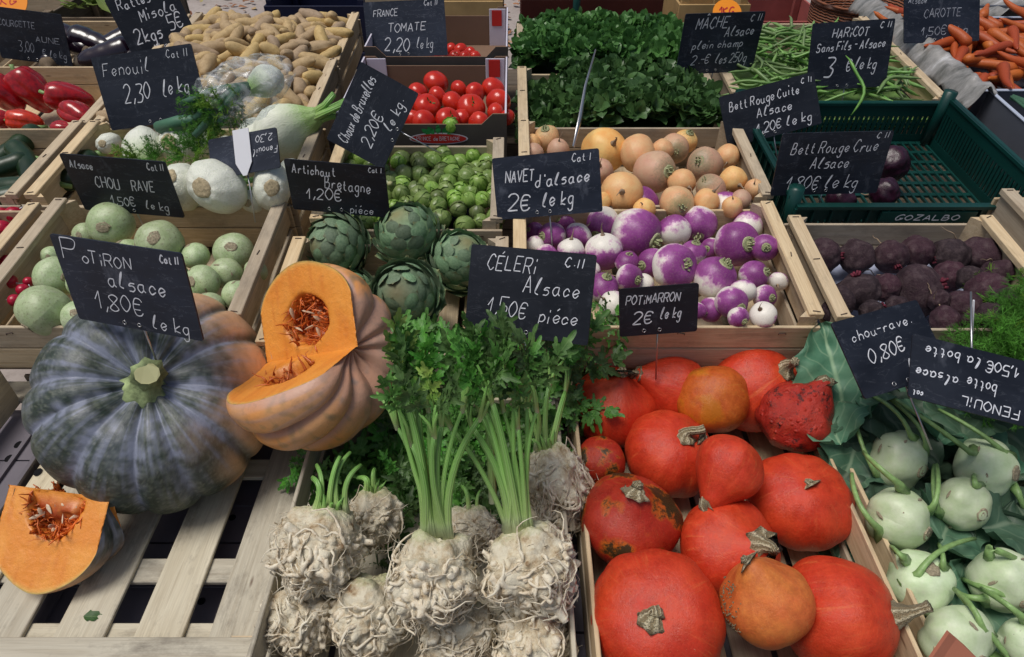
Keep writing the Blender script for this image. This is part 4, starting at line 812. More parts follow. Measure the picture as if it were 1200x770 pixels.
PT = [ # u, v, r, kind, mat, crown du,dv, front, stem L, bend, zorder, label
 (718, 476, 49, 'onion', 'poti', 5, -36, 1, .10, 0, 0, 'red squash at back left corner of the squash crate'),
 (786, 452, 39, 'pear', 'poti', -34, -12, 1, .16, .0, 0, 'red squash with neck pointing left at the crate back'),
 (835, 468, 43, 'round', 'potior', 22, 14, 0, .1, 0, 2, 'orange squash with netted skin near the crate back'),
 (885, 455, 52, 'round', 'poti', 24, -26, 1, .60, .25, 0, 'red squash with thick pale stem at the crate back'),
 (934, 487, 46, 'pear', 'potiw', 26, -38, 1, .12, .1, 3, 'warty dark red squash blotched with black at back right'),
 (703, 542, 30, 'round', 'potib', -14, -14, 1, .02, 0, 0, 'smallest squash, orange red, against the left crate wall'),
 (785, 532, 53, 'flat', 'poti', 12, -32, 1, .42, .30, 1, 'squash with two piece curved stem at the pile centre'),
 (852, 553, 42, 'pear', 'poti', -24, 33, 1, .24, .05, 3, 'small smooth squash with stem pointing down left'),
 (739, 611, 57, 'onion', 'potib', 0, -42, 1, .20, .03, 1, 'red squash with a green black blotch on its front'),
 (934, 588, 60, 'flat', 'poti', -1, -38, 1, .07, 0, 0, 'large flattened squash at right with finely streaked top'),
 (853, 645, 60, 'onion', 'poti', 22, -22, 1, .22, .12, 0, 'squash half hidden behind the pale orange pear shaped one'),
 (769, 724, 80, 'flat', 'poti', -18, -34, 1, .12, .05, 1, 'largest squash, front left, with short pale stem'),
 (897, 701, 57, 'pear', 'potio2', -26, -46, 1, .16, -.05, 4, 'pale orange pear shaped squash with beige bumps in front'),
 (982, 722, 74, 'round', 'poti', 38, 26, 1, .62, .1, 1, 'squash at front right with long stem over the crate wall')]
its = [dict(u=a[0], v=a[1], r=a[2], h=.85 - .012 * a[10], z=a[10], d=a) for a in PT]; settle(its, .9, 80)
for i, dt in ((7, -.035), (1, -.05), (3, -.03)): its[i]['p'] += its[i]['ray'] * dt
for i, o in enumerate(its):
    a = o['d']; kind, mat = a[3], a[4]; q = Vector((a[5], -a[6], 0)) / a[2]; l = min(.95, q.length); q = q.normalized() * l; d = cdir(q.x, q.y, math.sqrt(1 - l * l) * (1 if a[7] else -1))
    s = o['s'] * (1.06 if kind in ('flat', 'onion') else (1.0 if kind == 'round' else .98)); sh = .12 if kind == 'pear' else 0
    if i == 13: d = cdir(.8, .25, .5)
    t = obj('potimarron', poti_mesh(kind, 50 + i, mat), None, xf(o['p'] - d * s * sh, d, s, i * 1.1, RT)); tag(t, a[11], 'squash', 'potimarron squashes in the front crate')
    top = {'onion': 1.06, 'pear': 1.34, 'round': .86, 'flat': .74}[kind]
    if a[8] > .05: obj('stem', stem_mesh(a[8], a[9], .11 if kind != 'flat' else .085, .08 if a[8] < .3 else .075, i), t, Matrix.Translation((0, 0, top)))
    if i == 6: obj('stem', stem_mesh(.26, .05, .07, .06, 9), t, Matrix.Translation((.36, -.10, top - .02)) @ Matrix.Rotation(1.9, 4, 'Y'), label='broken off piece of stem lying on the skin')
    if i == 12:
        wb = MB(); rg = random.Random(4)
        for k in range(120):
            ph = rg.gauss(0, .16) + .25 * rg.random(); th = rg.uniform(.5, 1.75); aa = 2.75 + ph
            if th > 1.2 and rg.random() < .4: continue
            z_ = math.cos(th) * 1.0 + .12; rr_ = math.sin(th) ** .9; c0 = Vector((rr_ * math.cos(aa), rr_ * math.sin(aa), z_ if th > .9 else z_ + .1)); rad = rg.uniform(.012, .024); n0 = len(wb.v)
            for s1 in range(4):
                for s2 in range(6): al = PI * s1 / 3; be = s2 * PI / 3; wb.v.append(c0 + Vector((math.sin(al) * math.cos(be), math.sin(al) * math.sin(be), math.cos(al))) * rad)
            for s1 in range(3):
                for s2 in range(6): x_ = n0 + s1 * 6 + s2; y_ = n0 + s1 * 6 + (s2 + 1) % 6; wb.f.append((x_, y_, y_ + 6, x_ + 6))
        obj('corky_bumps', wb.mesh('corky_bumps', M['cork']), t, None, kind='stuff')
# ---- kohlrabi, old ones on the left
KO = [lathe(sphprof(24, 1, .9, .94, .03, .02), 36, 70 + i, .05, 1.5).mesh('kohlrabi', M['kohold']) for i in range(3)]
def scar_mesh(m): return lathe([(1, 0), (.9, .10), (.6, .04), (.3, .12), (.001, .1)], 16, 5, .25, 4).mesh('leaf_scar', m)
SCAR = scar_mesh(M['scar'])
KL = [(130, 263, 27, 4, 8, 1), (187, 285, 28, 6, -4, 1), (229, 300, 17, -4, 4, 1), (274, 295, 23, 5, -4, 1), (266, 321, 20, 0, -12, 1), (237, 331, 21, -6, 0, 1), (66, 325, 26, -4, 6, 1), (53, 364, 33, 4, -6, 1), (100, 275, 15, 0, 3, 1), (278, 346, 18, 0, -4, 1), (100, 330, 22, 0, -5, 1), (150, 300, 22, 0, 5, 1), (200, 325, 22, 5, 5, 1), (150, 345, 25, 5, 5, 1), (210, 356, 22, 5, 5, 1), (95, 372, 22, 5, -5, 1), (300, 318, 14, 3, 3, 1), (60, 300, 12, 3, 3, 1), (245, 360, 18, 3, 3, 1)]
KLAB = ['round spotted kohlrabi touching the bottom of the chou rave sign', 'spotted kohlrabi right of the topmost one, against the crate back', 'small pale kohlrabi beside the right end of the potiron sign', 'spotted kohlrabi in the back right corner with grey patch', 'flat kohlrabi below the back right one, dark scar on top', 'pale ribbed kohlrabi beside the potiron sign, above the pumpkin', 'kohlrabi left of the potiron sign, under the left rail', 'large pale kohlrabi at the front left corner of its crate']
its = [dict(u=a, v=b, r=c, h=.70 if i not in (0, 1) else .675, c=(d, e, f)) for i, (a, b, c, d, e, f) in enumerate(KL)]; settle(its)
for i, o in enumerate(its):
    if i in (2, 4, 6, 7, 9, 11, 12, 14, 16): o['c'] = (o['r'] * .9 * math.cos(i * 2.1), o['r'] * .9 * math.sin(i * 2.1), 1)
    q = Vector((o['c'][0], -o['c'][1], 0)) / o['r']; d = cdir(q.x, q.y, math.sqrt(max(.05, 1 - q.length ** 2))); s = o['s'] * 1.03
    t = obj('kohlrabi', KO[i % 3], None, xf(o['p'], d, s, i)); tag(t, KLAB[i] if i < 8 else 'pale green kohlrabi mostly hidden behind signs and other kohlrabi', 'kohlrabi', 'old kohlrabi in the left crate' if i < 8 else 'hidden kohlrabi in the left crate')
    obj('root_scar', SCAR, t, Matrix.Translation((0, 0, .86)) @ Matrix.Diagonal((.3, .26, .4, 1)))
    rg = random.Random(i)
    for k in range(4):
        d2 = Vector((rg.uniform(-1, 1), rg.uniform(-1, 1), rg.uniform(-.2, .7))).normalized(); obj('leaf_scar', SCAR, t, Matrix.Translation(Vector((d2.x, d2.y, d2.z * .9)) * .985) @ basis(d2) @ Matrix.Diagonal((.17, .06, .15, 1)))
# ---- fresh kohlrabi with stalks and leaves on the right
KF = [lathe(sphprof(26, 1, .88, .9, -.06, -.05), 40, 80 + i, .11, 1.6, 5, .07).mesh('kohlrabi', M['koh']) for i in range(3)]
KR = [(1052, 540, 41, 20, 10, [((1070, 520), (1062, 480), (1018, 462)), ((1085, 530), (1090, 500), (1040, 466)), ((1030, 560), (1008, 530), (1000, 480))], 'pale kohlrabi at the back left, just below the chou-rave sign'),
      (1155, 548, 42, 22, 2, [((1150, 540), (1100, 500), (1040, 462)), ((1182, 536), (1160, 510), (1100, 480)), ((1190, 570), (1200, 600), (1215, 620))], 'kohlrabi at the back right, crossed by a thick straight stalk'),
      (1052, 608, 42, 24, 12, [((1038, 626), (1000, 600), (998, 555)), ((1090, 600), (1104, 580), (1098, 545)), ((1060, 572), (1030, 550), (1012, 530))], 'kohlrabi in the second row with stalk curling up its left'),
      (1127, 591, 38, 10, 8, [((1100, 605), (1092, 575), (1095, 545)), ((1145, 572), (1140, 560), (1142, 556))], 'kohlrabi in second row with a round cut root facing front'),
      (1078, 681, 43, 0, -30, [((1072, 682), (1088, 640), (1142, 631)), ((1104, 668), (1108, 650), (1100, 638)), ((1060, 655), (1050, 645), (1044, 640))], 'kohlrabi in third row with pale arched stalk over it'),
      (1176, 680, 45, 6, 18, [((1160, 700), (1130, 705), (1118, 690)), ((1190, 700), (1150, 690), (1128, 678)), ((1150, 640), (1190, 650), (1205, 665))], 'kohlrabi in the third row at the right edge'),
      (1121, 748, 49, 10, 20, [((1152, 745), (1150, 715), (1118, 690)), ((1195, 790), (1160, 740), (1120, 692))], 'kohlrabi at the front, right of the last squash'),
      (1200, 752, 34, 5, 5, [((1205, 730), (1180, 705), (1150, 690))], 'kohlrabi at the bottom right corner of the photo')]
its = [dict(u=a[0], v=a[1], r=a[2], h=.83 + (.015 if i > 3 else 0), d=a) for i, a in enumerate(KR)]; settle(its)
for i, o in enumerate(its):
    a = o['d']; q = Vector((a[3], -a[4], 0)) / a[2]; d = cdir(q.x, q.y, math.sqrt(max(.05, 1 - q.length ** 2))); s = o['s'] * .96; mt = xf(o['p'], d, (s, s, s * (.88 + .06 * (i % 3))), i * 1.3); inv = mt.inverted()
    t = obj('kohlrabi', KF[i % 3], None, mt); tag(t, a[6], 'kohlrabi', 'fresh kohlrabi in the front right crate'); obj('root_scar', SCAR, t, Matrix.Translation((0, 0, .90)) @ Matrix.Diagonal((.24, .24, .5, 1)))
    hh = o['t'] - s * .75
    for k, pts in enumerate(a[5]):
        P = [o['p'] + (att(pts[0][0], pts[0][1], o['t'] - s * .1) - o['p']).normalized() * s * .86]
        (u0, v0), (u1, v1), (u2, v2) = pts; P0 = att(u0, v0, hh + .01); ctl = att(u1, v1, hh - .012); end = att(u2, v2, hh + .06)
        for z_ in range(1, 9): q_ = z_ / 8; P.append(P0 * (1 - q_) ** 2 + ctl * 2 * q_ * (1 - q_) + end * q_ * q_)
        b = MB(); b.tube([inv @ p for p in P], [x / s for x in [.010, .0058, .0046, .0042, .004, .004, .0038, .0036, .0032]], 7, True, .8); obj('leaf_stalk', b.mesh('leaf_stalk', M['petiole']), t)
    for k in range(7):   # small leaf scars with a rib
        rg = random.Random(i * 9 + k); d2 = Vector((math.cos(k * 2.4), math.sin(k * 2.4), rg.uniform(-.4, .6))).normalized(); obj('leaf_scar', SCAR, t, Matrix.Translation(Vector((d2.x, d2.y, d2.z * .88)) * .975) @ basis(d2) @ Matrix.Diagonal((.15, .05, .12, 1)))
    o['obj'] = t; o['inv'] = inv
LV = [(965, 470, 958, 365, .80, .15), (985, 520, 940, 440, .82, .12), (1010, 500, 1000, 545, .84, .10), (1035, 490, 1080, 470, .86, .11), (1085, 480, 1060, 540, .88, .12), (1120, 500, 1175, 500, .88, .12), (1110, 530, 1100, 580, .90, .12), (1150, 490, 1200, 520, .86, .12), (1190, 590, 1230, 640, .88, .12), (1180, 610, 1140, 640, .9, .12), (1125, 640, 1090, 640, .91, .10), (1110, 650, 1160, 640, .91, .11), (1020, 570, 1000, 620, .9, .11), (1030, 640, 1040, 700, .92, .11), (1160, 600, 1200, 560, .89, .13), (1120, 690, 1080, 720, .93, .11), (1200, 700, 1150, 730, .93, .12), (1075, 560, 1100, 520, .89, .11), (990, 500, 975, 560, .87, .09), (1060, 500, 1020, 510, .88, .12), (1130, 470, 1160, 455, .84, .10), (1000, 420, 985, 480, .80, .13), (1060, 640, 1010, 640, .93, .1), (1100, 520, 1090, 470, .84, .12), (1010, 460, 1060, 500, .82, .12), (1135, 520, 1120, 480, .84, .1), (1100, 640, 1120, 600, .87, .1), (1150, 620, 1190, 610, .87, .11), (1140, 640, 1080, 620, .9, .12), (1130, 660, 1160, 720, .9, .1), (1020, 520, 990, 560, .85, .1), (1200, 480, 1180, 530, .86, .12)]
for k, (u0, v0, u1, v1, h, L) in enumerate(LV):
    h -= .025; L *= 1.25; b0 = at(u0, v0, h); b1 = at(u1, v1, h + .005); near = min(its, key=lambda o: (o['p'] - b0).length); d = (b1 - b0).normalized(); rg = random.Random(k); nn = Vector((rg.uniform(-.4, .4), rg.uniform(-.6, .1), 1))
    if k == 0: b0 = at(990, 485, .80); b1 = at(962, 378, .70); d = (b1 - b0).normalized(); nn = Vector((-.2, -.8, .8)); L = .15
    nn = (nn - d * nn.dot(d)).normalized(); x = d.cross(nn); mt = Matrix((x, d, nn)).transposed().to_4x4(); mt.translation = b0
    obj('leaf', BIGLEAF[k % 4], near['obj'], near['inv'] @ mt @ Matrix.Diagonal((L * 1.25, L, L, 1)))
# ---- celeriac
def root_mesh(seed, n=175):
    rg = random.Random(seed); b = MB()
    for k in range(n):
        th = math.acos(rg.uniform(-.98, .50)); a = rg.uniform(0, 6.28); p = Vector((math.sin(th) * math.cos(a), math.sin(th) * math.sin(a), math.cos(th))); out = p.copy(); tang = Vector([rg.uniform(-1, 1) for _ in range(3)]) + Vector((0, 0, -.6)); tang = (tang - p * tang.dot(p)).normalized(); kind = rg.random()
        if kind < .38:      # short cut stub, thick
            r0 = rg.uniform(.05, .10); L = rg.uniform(.12, .34); d = (out * rg.uniform(.25, 1) + tang).normalized(); base = p * .86; m_ = 4; pts = []
            for j in range(m_ + 1): pts.append(base + d * L * 1.3 * j / m_ + tang * .05 * math.sin(j)); 
            b.tube(pts, [r0 * (1.35 - .5 * j / m_) * (1 + .1 * rg.uniform(-1, 1)) for j in range(m_ + 1)], 8)
        else:               # long root creeping over the skin
            pts = [p * .88]; r0 = rg.uniform(.022, .060); lift = .97; nseg = rg.randint(5, 13)
            for j in range(nseg):
                tang = tang + Vector([rg.uniform(-.7, .7) for _ in range(3)]); tang = (tang - p * tang.dot(p)).normalized(); p = (p + tang * rg.uniform(.07, .15)).normalized(); lift += rg.uniform(-.035, .07); pts.append(p * lift)
            m = len(pts); b.tube(pts, [r0 * 1.1 * (1 - .92 * j / (m - 1)) * (1 + .2 * rg.uniform(-1, 1)) for j in range(m)], 6)
    for k in range(90):   # hair roots
        th = math.acos(rg.uniform(-.98, .75)); a = rg.uniform(0, 6.28); p = Vector((math.sin(th) * math.cos(a), math.sin(th) * math.sin(a), math.cos(th))); pts = [p * .98]; dd = Vector([rg.uniform(-1, 1) for _ in range(3)])
        for j in range(5): dd = (dd + Vector([rg.uniform(-.8, .8) for _ in range(3)]) - p * dd.dot(p) * .5).normalized(); pts.append((pts[-1] + dd * .10) * 1.01)
        b.tube(pts, [.012, .011, .009, .007, .005, .003], 3, False)
    
    for i, v in enumerate(b.v): q = v.normalized(); b.v[i] = Vector((v.x * (1.05 + .05 * (seed % 2)), v.y * .96, v.z)) * (1 + .30 * noise3(q, 1.7, seed * 5 + 2))
    return b.mesh('roots', M['celroot'])
ROOTS = [root_mesh(i) for i in range(4)]
def celm(i):
    def ex(p, a):
        q = p.normalized(); kn = mn.voronoi(q * 3.6 + Vector((i * 3, 0, 0)))[0]; kd = max(0, .42 - kn[0]) * (1 if q.z < .55 else .3)
        p = Vector((p.x * (1.05 + .05 * (i % 2)), p.y * .96, p.z)); return p * (.95 + .30 * noise3(p, 1.7, i * 5 + 2) + .55 * kd + .05 * noise3(p, 11, i)) + (Vector((0, 0, .22 * (p.z - .6))) if p.z > .6 else Vector((0, 0, 0)))
    return lathe(sphprof(56, 1, .98, 1, 0, 0), 84, 90 + i, .1, 1.5, extra=ex).mesh('celeriac', M['cel'])
CEL = [celm(i) for i in range(4)]
CL = [ # u v r, crown dir (du,dv) , z, stalks [(u0,v0,u1,v1)...]
 (375, 642, 54, (6, -40), 3, [(368, 590, 370, 545), (382, 590, 392, 535), (396, 590, 402, 530), (408, 592, 412, 545), (360, 592, 366, 560)], 'knobbly celeriac with short cut green stalks at upper left'),
 (437, 606, 36, (0, -28), 1, [(424, 575, 420, 560), (438, 575, 436, 550)], 'smaller celeriac tucked behind the two upper left ones'),
 (508, 675, 55, (-2, -46), 5, [(490, 625, 470, 500), (500, 622, 478, 465), (506, 618, 490, 470), (515, 620, 500, 480), (522, 622, 512, 500), (496, 618, 484, 455), (518, 618, 532, 480), (527, 626, 505, 510), (492, 630, 484, 520), (512, 617, 470, 440), (530, 628, 548, 490)], 'large celeriac with long bright stalks in the crate middle'),
 (553, 622, 31, (0, -24), 1, [(548, 600, 540, 570), (560, 600, 560, 575)], 'small celeriac hidden between the two long stalked ones'),
 (651, 566, 43, (-10, -40), 2, [(632, 530, 615, 470), (640, 528, 640, 450), (648, 528, 655, 460), (625, 535, 622, 420)], 'greenish celeriac with twisted roots leaning on the crate wall'),
 (622, 665, 54, (-12, -44), 5, [(592, 628, 560, 500), (600, 618, 568, 450), (606, 616, 580, 470), (612, 620, 590, 480), (596, 614, 574, 440), (604, 622, 600, 470), (588, 624, 575, 445), (618, 620, 604, 500), (626, 625, 622, 480), (590, 620, 540, 500), (610, 618, 612, 450)], 'large celeriac with long stalks beside the squash crate'),
 (352, 722, 48, (0, -30), 0, [], 'muddy celeriac at the bottom left of its crate'),
 (437, 720, 49, (5, -35), 0, [], 'beige celeriac at the front between the upper stalked ones'),
 (534, 738, 47, (5, -30), 0, [], 'celeriac at the bottom under the large middle one'),
 (626, 748, 50, (0, -30), 0, [], 'celeriac at the bottom right of the celeriac crate')]
its = [dict(u=a[0], v=a[1], r=a[2], h=.86 - .018 * a[4], z=a[4], d=a) for a in CL]; settle(its, .95, 80); CELS = its
for i, o in enumerate(its):
    a = o['d']; q = Vector((a[3][0], -a[3][1], 0)) / a[2]; q = q.normalized(); d = vdir(a[0], a[1], q.x, q.y, .22); s = o['s'] * .91; mt = xf(o['p'], d, (s, s, s * (1.05 if i != 4 else 1.25)), i * 1.9); inv = mt.inverted()
    t = obj('celeriac', CEL[i % 4], None, mt); tag(t, a[6], 'celeriac', 'celeriac roots with leaves in the front crate'); obj('roots', ROOTS[i % 4], t)
    o['obj'] = t; o['inv'] = inv; neck = mt @ Vector((0, 0, .85)); rg = random.Random(i)
    for k, (u0, v0, u1, v1) in enumerate(a[5]):
        ln = math.hypot(u1 - u0, v1 - v0); v1 = max(v1, 474 + 9 * math.sin(k * 2.3 + i)) if ln > 90 else v1; t1 = o['t'] - s * .2; A = neck + (att(u0, v0, t1) - att(a[0] + a[3][0], v0, t1)) * .8; u1 += (u1 - a[0] - 1.2 * a[3][0] + 16) * .24; B = att(u1, v1, t1 + (.02 if ln < 90 else -.02) + rg.uniform(-.01, .02)); C_ = A * .55 + B * .45 + UP * .02 + (neck - A) * .9 + RT * rg.uniform(-.01, .01) - FW * .02
        P = [A * (1 - x) ** 2 + C_ * 2 * x * (1 - x) + B * x * x for x in [j / 8 for j in range(9)]]; w0 = rg.uniform(.0034, .0068); b = MB(); b.tube([inv @ p for p in P], [w0 * x / s for x in (1.25, 1, .92, .88, .84, .8, .76, .7, .6)], 9, True, .75); obj('stalk', b.mesh('stalk', M['stalk']), t); o.setdefault('ends', []).append((B, (B - A).normalized()))
    if i in (0, 1, 4):
        b = MB()
        for k in range(10): an = k * .63; b.tube([(.22 * math.cos(an), .22 * math.sin(an), .85), (.3 * math.cos(an), .3 * math.sin(an), 1.1), (.42 * math.cos(an), .42 * math.sin(an), 1.2 + .1 * math.sin(k * 3))], [.09, .05, .01], 5)
        obj('leaf_stubs', b.mesh('leaf_stubs', M['stalk']), t)
def put_leaf(o, p, d, nn, L, me):
    q = p + d * L - CAM; tt = q.dot(FW); uu, vv = 600 + 800 * q.dot(RT) / tt, 385 - 800 * q.dot(UP) / tt
    if uu < 447 and vv < 525: return                       # nothing grows across the cut pumpkin
    nn = (nn - d * nn.dot(d)).normalized(); x = d.cross(nn); mt = Matrix((x, d, nn)).transposed().to_4x4(); mt.translation = p; obj('leaf', me, o['obj'], o['inv'] @ mt @ Matrix.Diagonal((L, L, L, 1)))
rg = random.Random(12)
for o in CELS:
    for B, d in o.get('ends', []):
        if o['d'][4] == 3 or o['d'][4] == 1: continue
        b = MB(); tips = []
        for k in range(3):
            e = (d + RT * rg.uniform(-.45, .5) + UP * rg.uniform(-.4, .2) - FW * rg.uniform(-.6, .5)).normalized(); L = rg.uniform(.025, .055); p1 = B + (d + e).normalized() * L * .5; p2 = p1 + e * L * .5; b.tube([o['inv'] @ q for q in (B - d * .004, p1, p2)], [x / o['s'] for x in (.0032, .0024, .0018)], 5); tips.append((p2, e))
        obj('petiole', b.mesh('petiole', M['stalk']), o['obj'])
        for p2, e in tips: put_leaf(o, p2 - e * .006, (e + RT * rg.uniform(-.4, .4)).normalized(), -FW + RT * rg.uniform(-.8, .8) + UP * rg.uniform(-.3, .9), .9 * rg.uniform(.040, .062), LEAFY[0] if (B - att(462, 455, .86)).length < .05 or rg.random() < .12 else LEAF[rg.randrange(5)])
LR = []   # leaf mass: (u, v, spread u, spread v, count, h near, h far, size)
for (u, v, su, sv, n_, h0, h1, L) in ((505, 490, 62, 42, 30, .84, .91, .07), (592, 480, 55, 42, 26, .84, .91, .07), (505, 436, 55, 22, 20, .80, .85, .07), (590, 438, 50, 18, 18, .80, .84, .065), (655, 450, 34, 36, 22, .80, .88, .065), (545, 545, 90, 40, 40, .88, .93, .08), (430, 530, 70, 25, 22, .87, .91, .075), (345, 545, 25, 10, 6, .84, .87, .055), (706, 376, 16, 16, 7, .70, .74, .055), (665, 500, 20, 45, 9, .86, .9, .06), (448, 500, 16, 40, 12, .80, .87, .065), (556, 520, 14, 50, 16, .82, .88, .06), (630, 470, 14, 30, 8, .78, .83, .055), (675, 430, 12, 30, 8, .76, .81, .055), (500, 610, 100, 45, 34, .90, .935, .075), (540, 520, 12, 45, 14, .81, .86, .055), (465, 520, 10, 40, 10, .80, .86, .055), (625, 500, 16, 40, 12, .80, .85, .055)):
    for k in range(n_):
        uu, vv = u + rg.uniform(-su, su), v + rg.uniform(-sv, sv)
        if uu > 690 and vv > 400: continue
        if uu > 675: uu -= 12
        if uu < 446 and vv < 520: uu += 40
        h = rg.uniform(h0, h1); p = at(uu, vv, h); o = min(CELS, key=lambda o: (o['p'] - p).length if o['d'][5] and o['d'][4] > 1 else 9)
        a = rg.uniform(0, 6.28); d = cdir(math.cos(a) * .9, math.sin(a) * .9 + .25, rg.uniform(-.25, .35)); put_leaf(o, p, d, -FW * .8 + Vector((rg.uniform(-.7, .7), rg.uniform(-.6, .5), .5)), L * .82 * rg.uniform(.7, 1.15), LEAF[rg.randrange(5)])
for (u, v, L, du, dv) in ((470, 470, .06, -.6, .8), (458, 478, .055, -1, .1), (478, 458, .055, .2, 1)): put_leaf(CELS[2], at(u, v, .73), cdir(du, dv, .2), -FW, L, LEAFY[1])
for (u, v, L, du, dv) in ((566, 408, .045, -.5, .9), (574, 410, .045, .3, 1), (540, 402, .05, -.8, .5), (455, 400, .085, -.2, 1), (680, 440, .06, .8, .4), (668, 420, .06, .6, .8), (560, 425, .06, .7, -.3), (690, 378, .05, .7, .3), (705, 385, .045, .9, 0)): put_leaf(CELS[2 if u < 520 else 5], at(u, v, .72 if v < 430 else .76), cdir(du, dv, .35), -FW + Vector((0, 0, .4)), L, LEAF[int(u) % 5])
b = MB(); P = [att(u, v, .96) for u, v in ((478, 458), (500, 435), (530, 415), (560, 408), (575, 420))]; b.tube([CELS[2]['inv'] @ p for p in P], [x / CELS[2]['s'] for x in (.004, .0035, .003, .0028, .0025)], 6); obj('stalk', b.mesh('stalk', M['stalk']), CELS[2]['obj'])
b = MB(); P = [att(u, v, .86) for u, v in ((578, 590), (575, 530), (572, 470), (574, 420))]; b.tube([CELS[5]['inv'] @ p for p in P], [x / CELS[5]['s'] for x in (.006, .0055, .0055, .004)], 7); obj('stalk', b.mesh('stalk', M['stalk']), CELS[5]['obj'], label='pale thin stalk lying over the others')

# ------------------------------------------------------------------ ribbed pumpkins
def sstep(a, b_, x): q = max(0, min(1, (x - a) / (b_ - a))); return q * q * (3 - 2 * q)
def mixc(a, b_, t): return tuple(x + (y - x) * t for x, y in zip(a, b_))
def pump_pt(th, ph, R, Hh, ribs, dep, seed):
    """ph from -pi/2 (bottom) to pi/2 (stem)"""
    nw = ribs / 2 * th + .35 * math.sin(th * 3 + seed) + .2 * math.sin(th * 5 + 1) + .20 * math.sin(ph * 2.1 + seed) * math.sin(th * 2 + 1) * math.cos(ph); v = abs(math.sin(nw)); val = 1 - v; c = max(0.001, math.cos(ph)); s_ = math.sin(ph)
    r = c ** .82 * (1 - dep * (val ** 2.2) * (.35 + .65 * c)); z = s_ * (1 - .06 * val) - .26 * math.exp(-(c / .34) ** 2) * (1 if s_ > 0 else -1)
    k = 1 + .025 * noise3((r * math.cos(th), r * math.sin(th), z), 2, seed); return Vector((R * r * math.cos(th) * k, R * r * math.sin(th) * k, Hh * z * k)), val
def bloomcol(th, ph, val, seed, kind):
    p = (math.cos(th) * math.cos(ph) * 2, math.sin(th) * math.cos(ph) * 2, math.sin(ph) * 2); n1 = noise3(p, 1.2, seed); n2 = noise3(p, 5, seed + 3); n3 = noise3((th * 9, ph * .8, 0), 1.5, seed); pol = (math.pi / 2 - ph) / 1.6
    if kind == 'green':
        base = mixc((.024, .040, .026), (.085, .10, .072), sstep(-.35, .5, n1 + .7 * n2)); sp = noise3(p, 14, seed); s4 = noise3(p, 34, seed); base = mixc(base, (.12, .14, .10), sstep(.15, .28, sp) * .5); base = mixc(base, (.012, .018, .012), sstep(.12, .22, s4) * .6); base = mixc(base, (.17, .18, .14), sstep(.35, .5, noise3(p, 24, seed + 9)) * .5)
        right = sstep(-.3, .4, math.cos(th - .45) + .35 * n1 - .32) * sstep(.2, .7, pol + .1 * n2) * (1 - sstep(1.15, 1.5, pol)); base = mixc(base, (.72, .41, .22), right * (1 - .8 * sstep(.4, .9, val)) * .95)
        left = sstep(.75, .98, math.cos(th - 3.75)) * sstep(.75, 1.2, pol); base = mixc(base, (.16, .08, .035), left * .8)
        fade = 1 - sstep(.25, .95, pol + .4 * n3); bl = (.05 + .75 * sstep(.30, .95, val + .45 * n3 + .3 * n2)) * fade * 1.0 + .30 * sstep(.6, 1, val) * (1 - sstep(1.0, 1.4, pol)) + .45 * sstep(.02, .4, noise3((th * 16, ph * 1.2, 3), 1.2, seed)) * (1 - sstep(.5, 1.05, pol)); bl *= .8 + .55 * n2; bl *= 1 - .75 * right; bl += .22 * fade * (.6 + n2); bl *= .9 + .5 * sp; return mixc(base, (.26, .285, .39), max(0, min(.80, bl)))
    if kind == 'pink':
        base = mixc((.66, .34, .15), (.72, .31, .09), sstep(-.3, .4, n1)); base = mixc(base, (.30, .20, .08), sstep(.1, .5, n2) * .5); bl = sstep(.45, .95, val + .15 * n3) * .6 + .55 * (1 - sstep(.1, .55, pol + .2 * n1)) + .3 * sstep(.1, .4, n3); gr = sstep(.15, .45, n1 * .7 + n2 * .5) * (1 - sstep(.4, .9, pol)); base = mixc(base, (.13, .13, .09), gr * .6); return mixc(base, (.46, .33, .36), max(0, min(.42, bl)))
def pumpkin(R, Hh, ribs, dep, seed, kind, th0=0, th1=2 * PI, nt=380, npz=120):
    b = MB()
    for i in range(nt + 1):
        th = th0 + (th1 - th0) * i / nt
        for j in range(npz + 1): ph = -PI / 2 + PI * j / npz; p, val = pump_pt(th, ph, R, Hh, ribs, dep, seed); b.v.append(p); b.c.append(bloomcol(th, ph, val, seed, kind)); b.uv.append((i / nt, j / npz))
    for i in range(nt):
        for j in range(npz): a = i * (npz + 1) + j; b.f.append((a, a + npz + 1, a + npz + 2, a + 1))
    return b
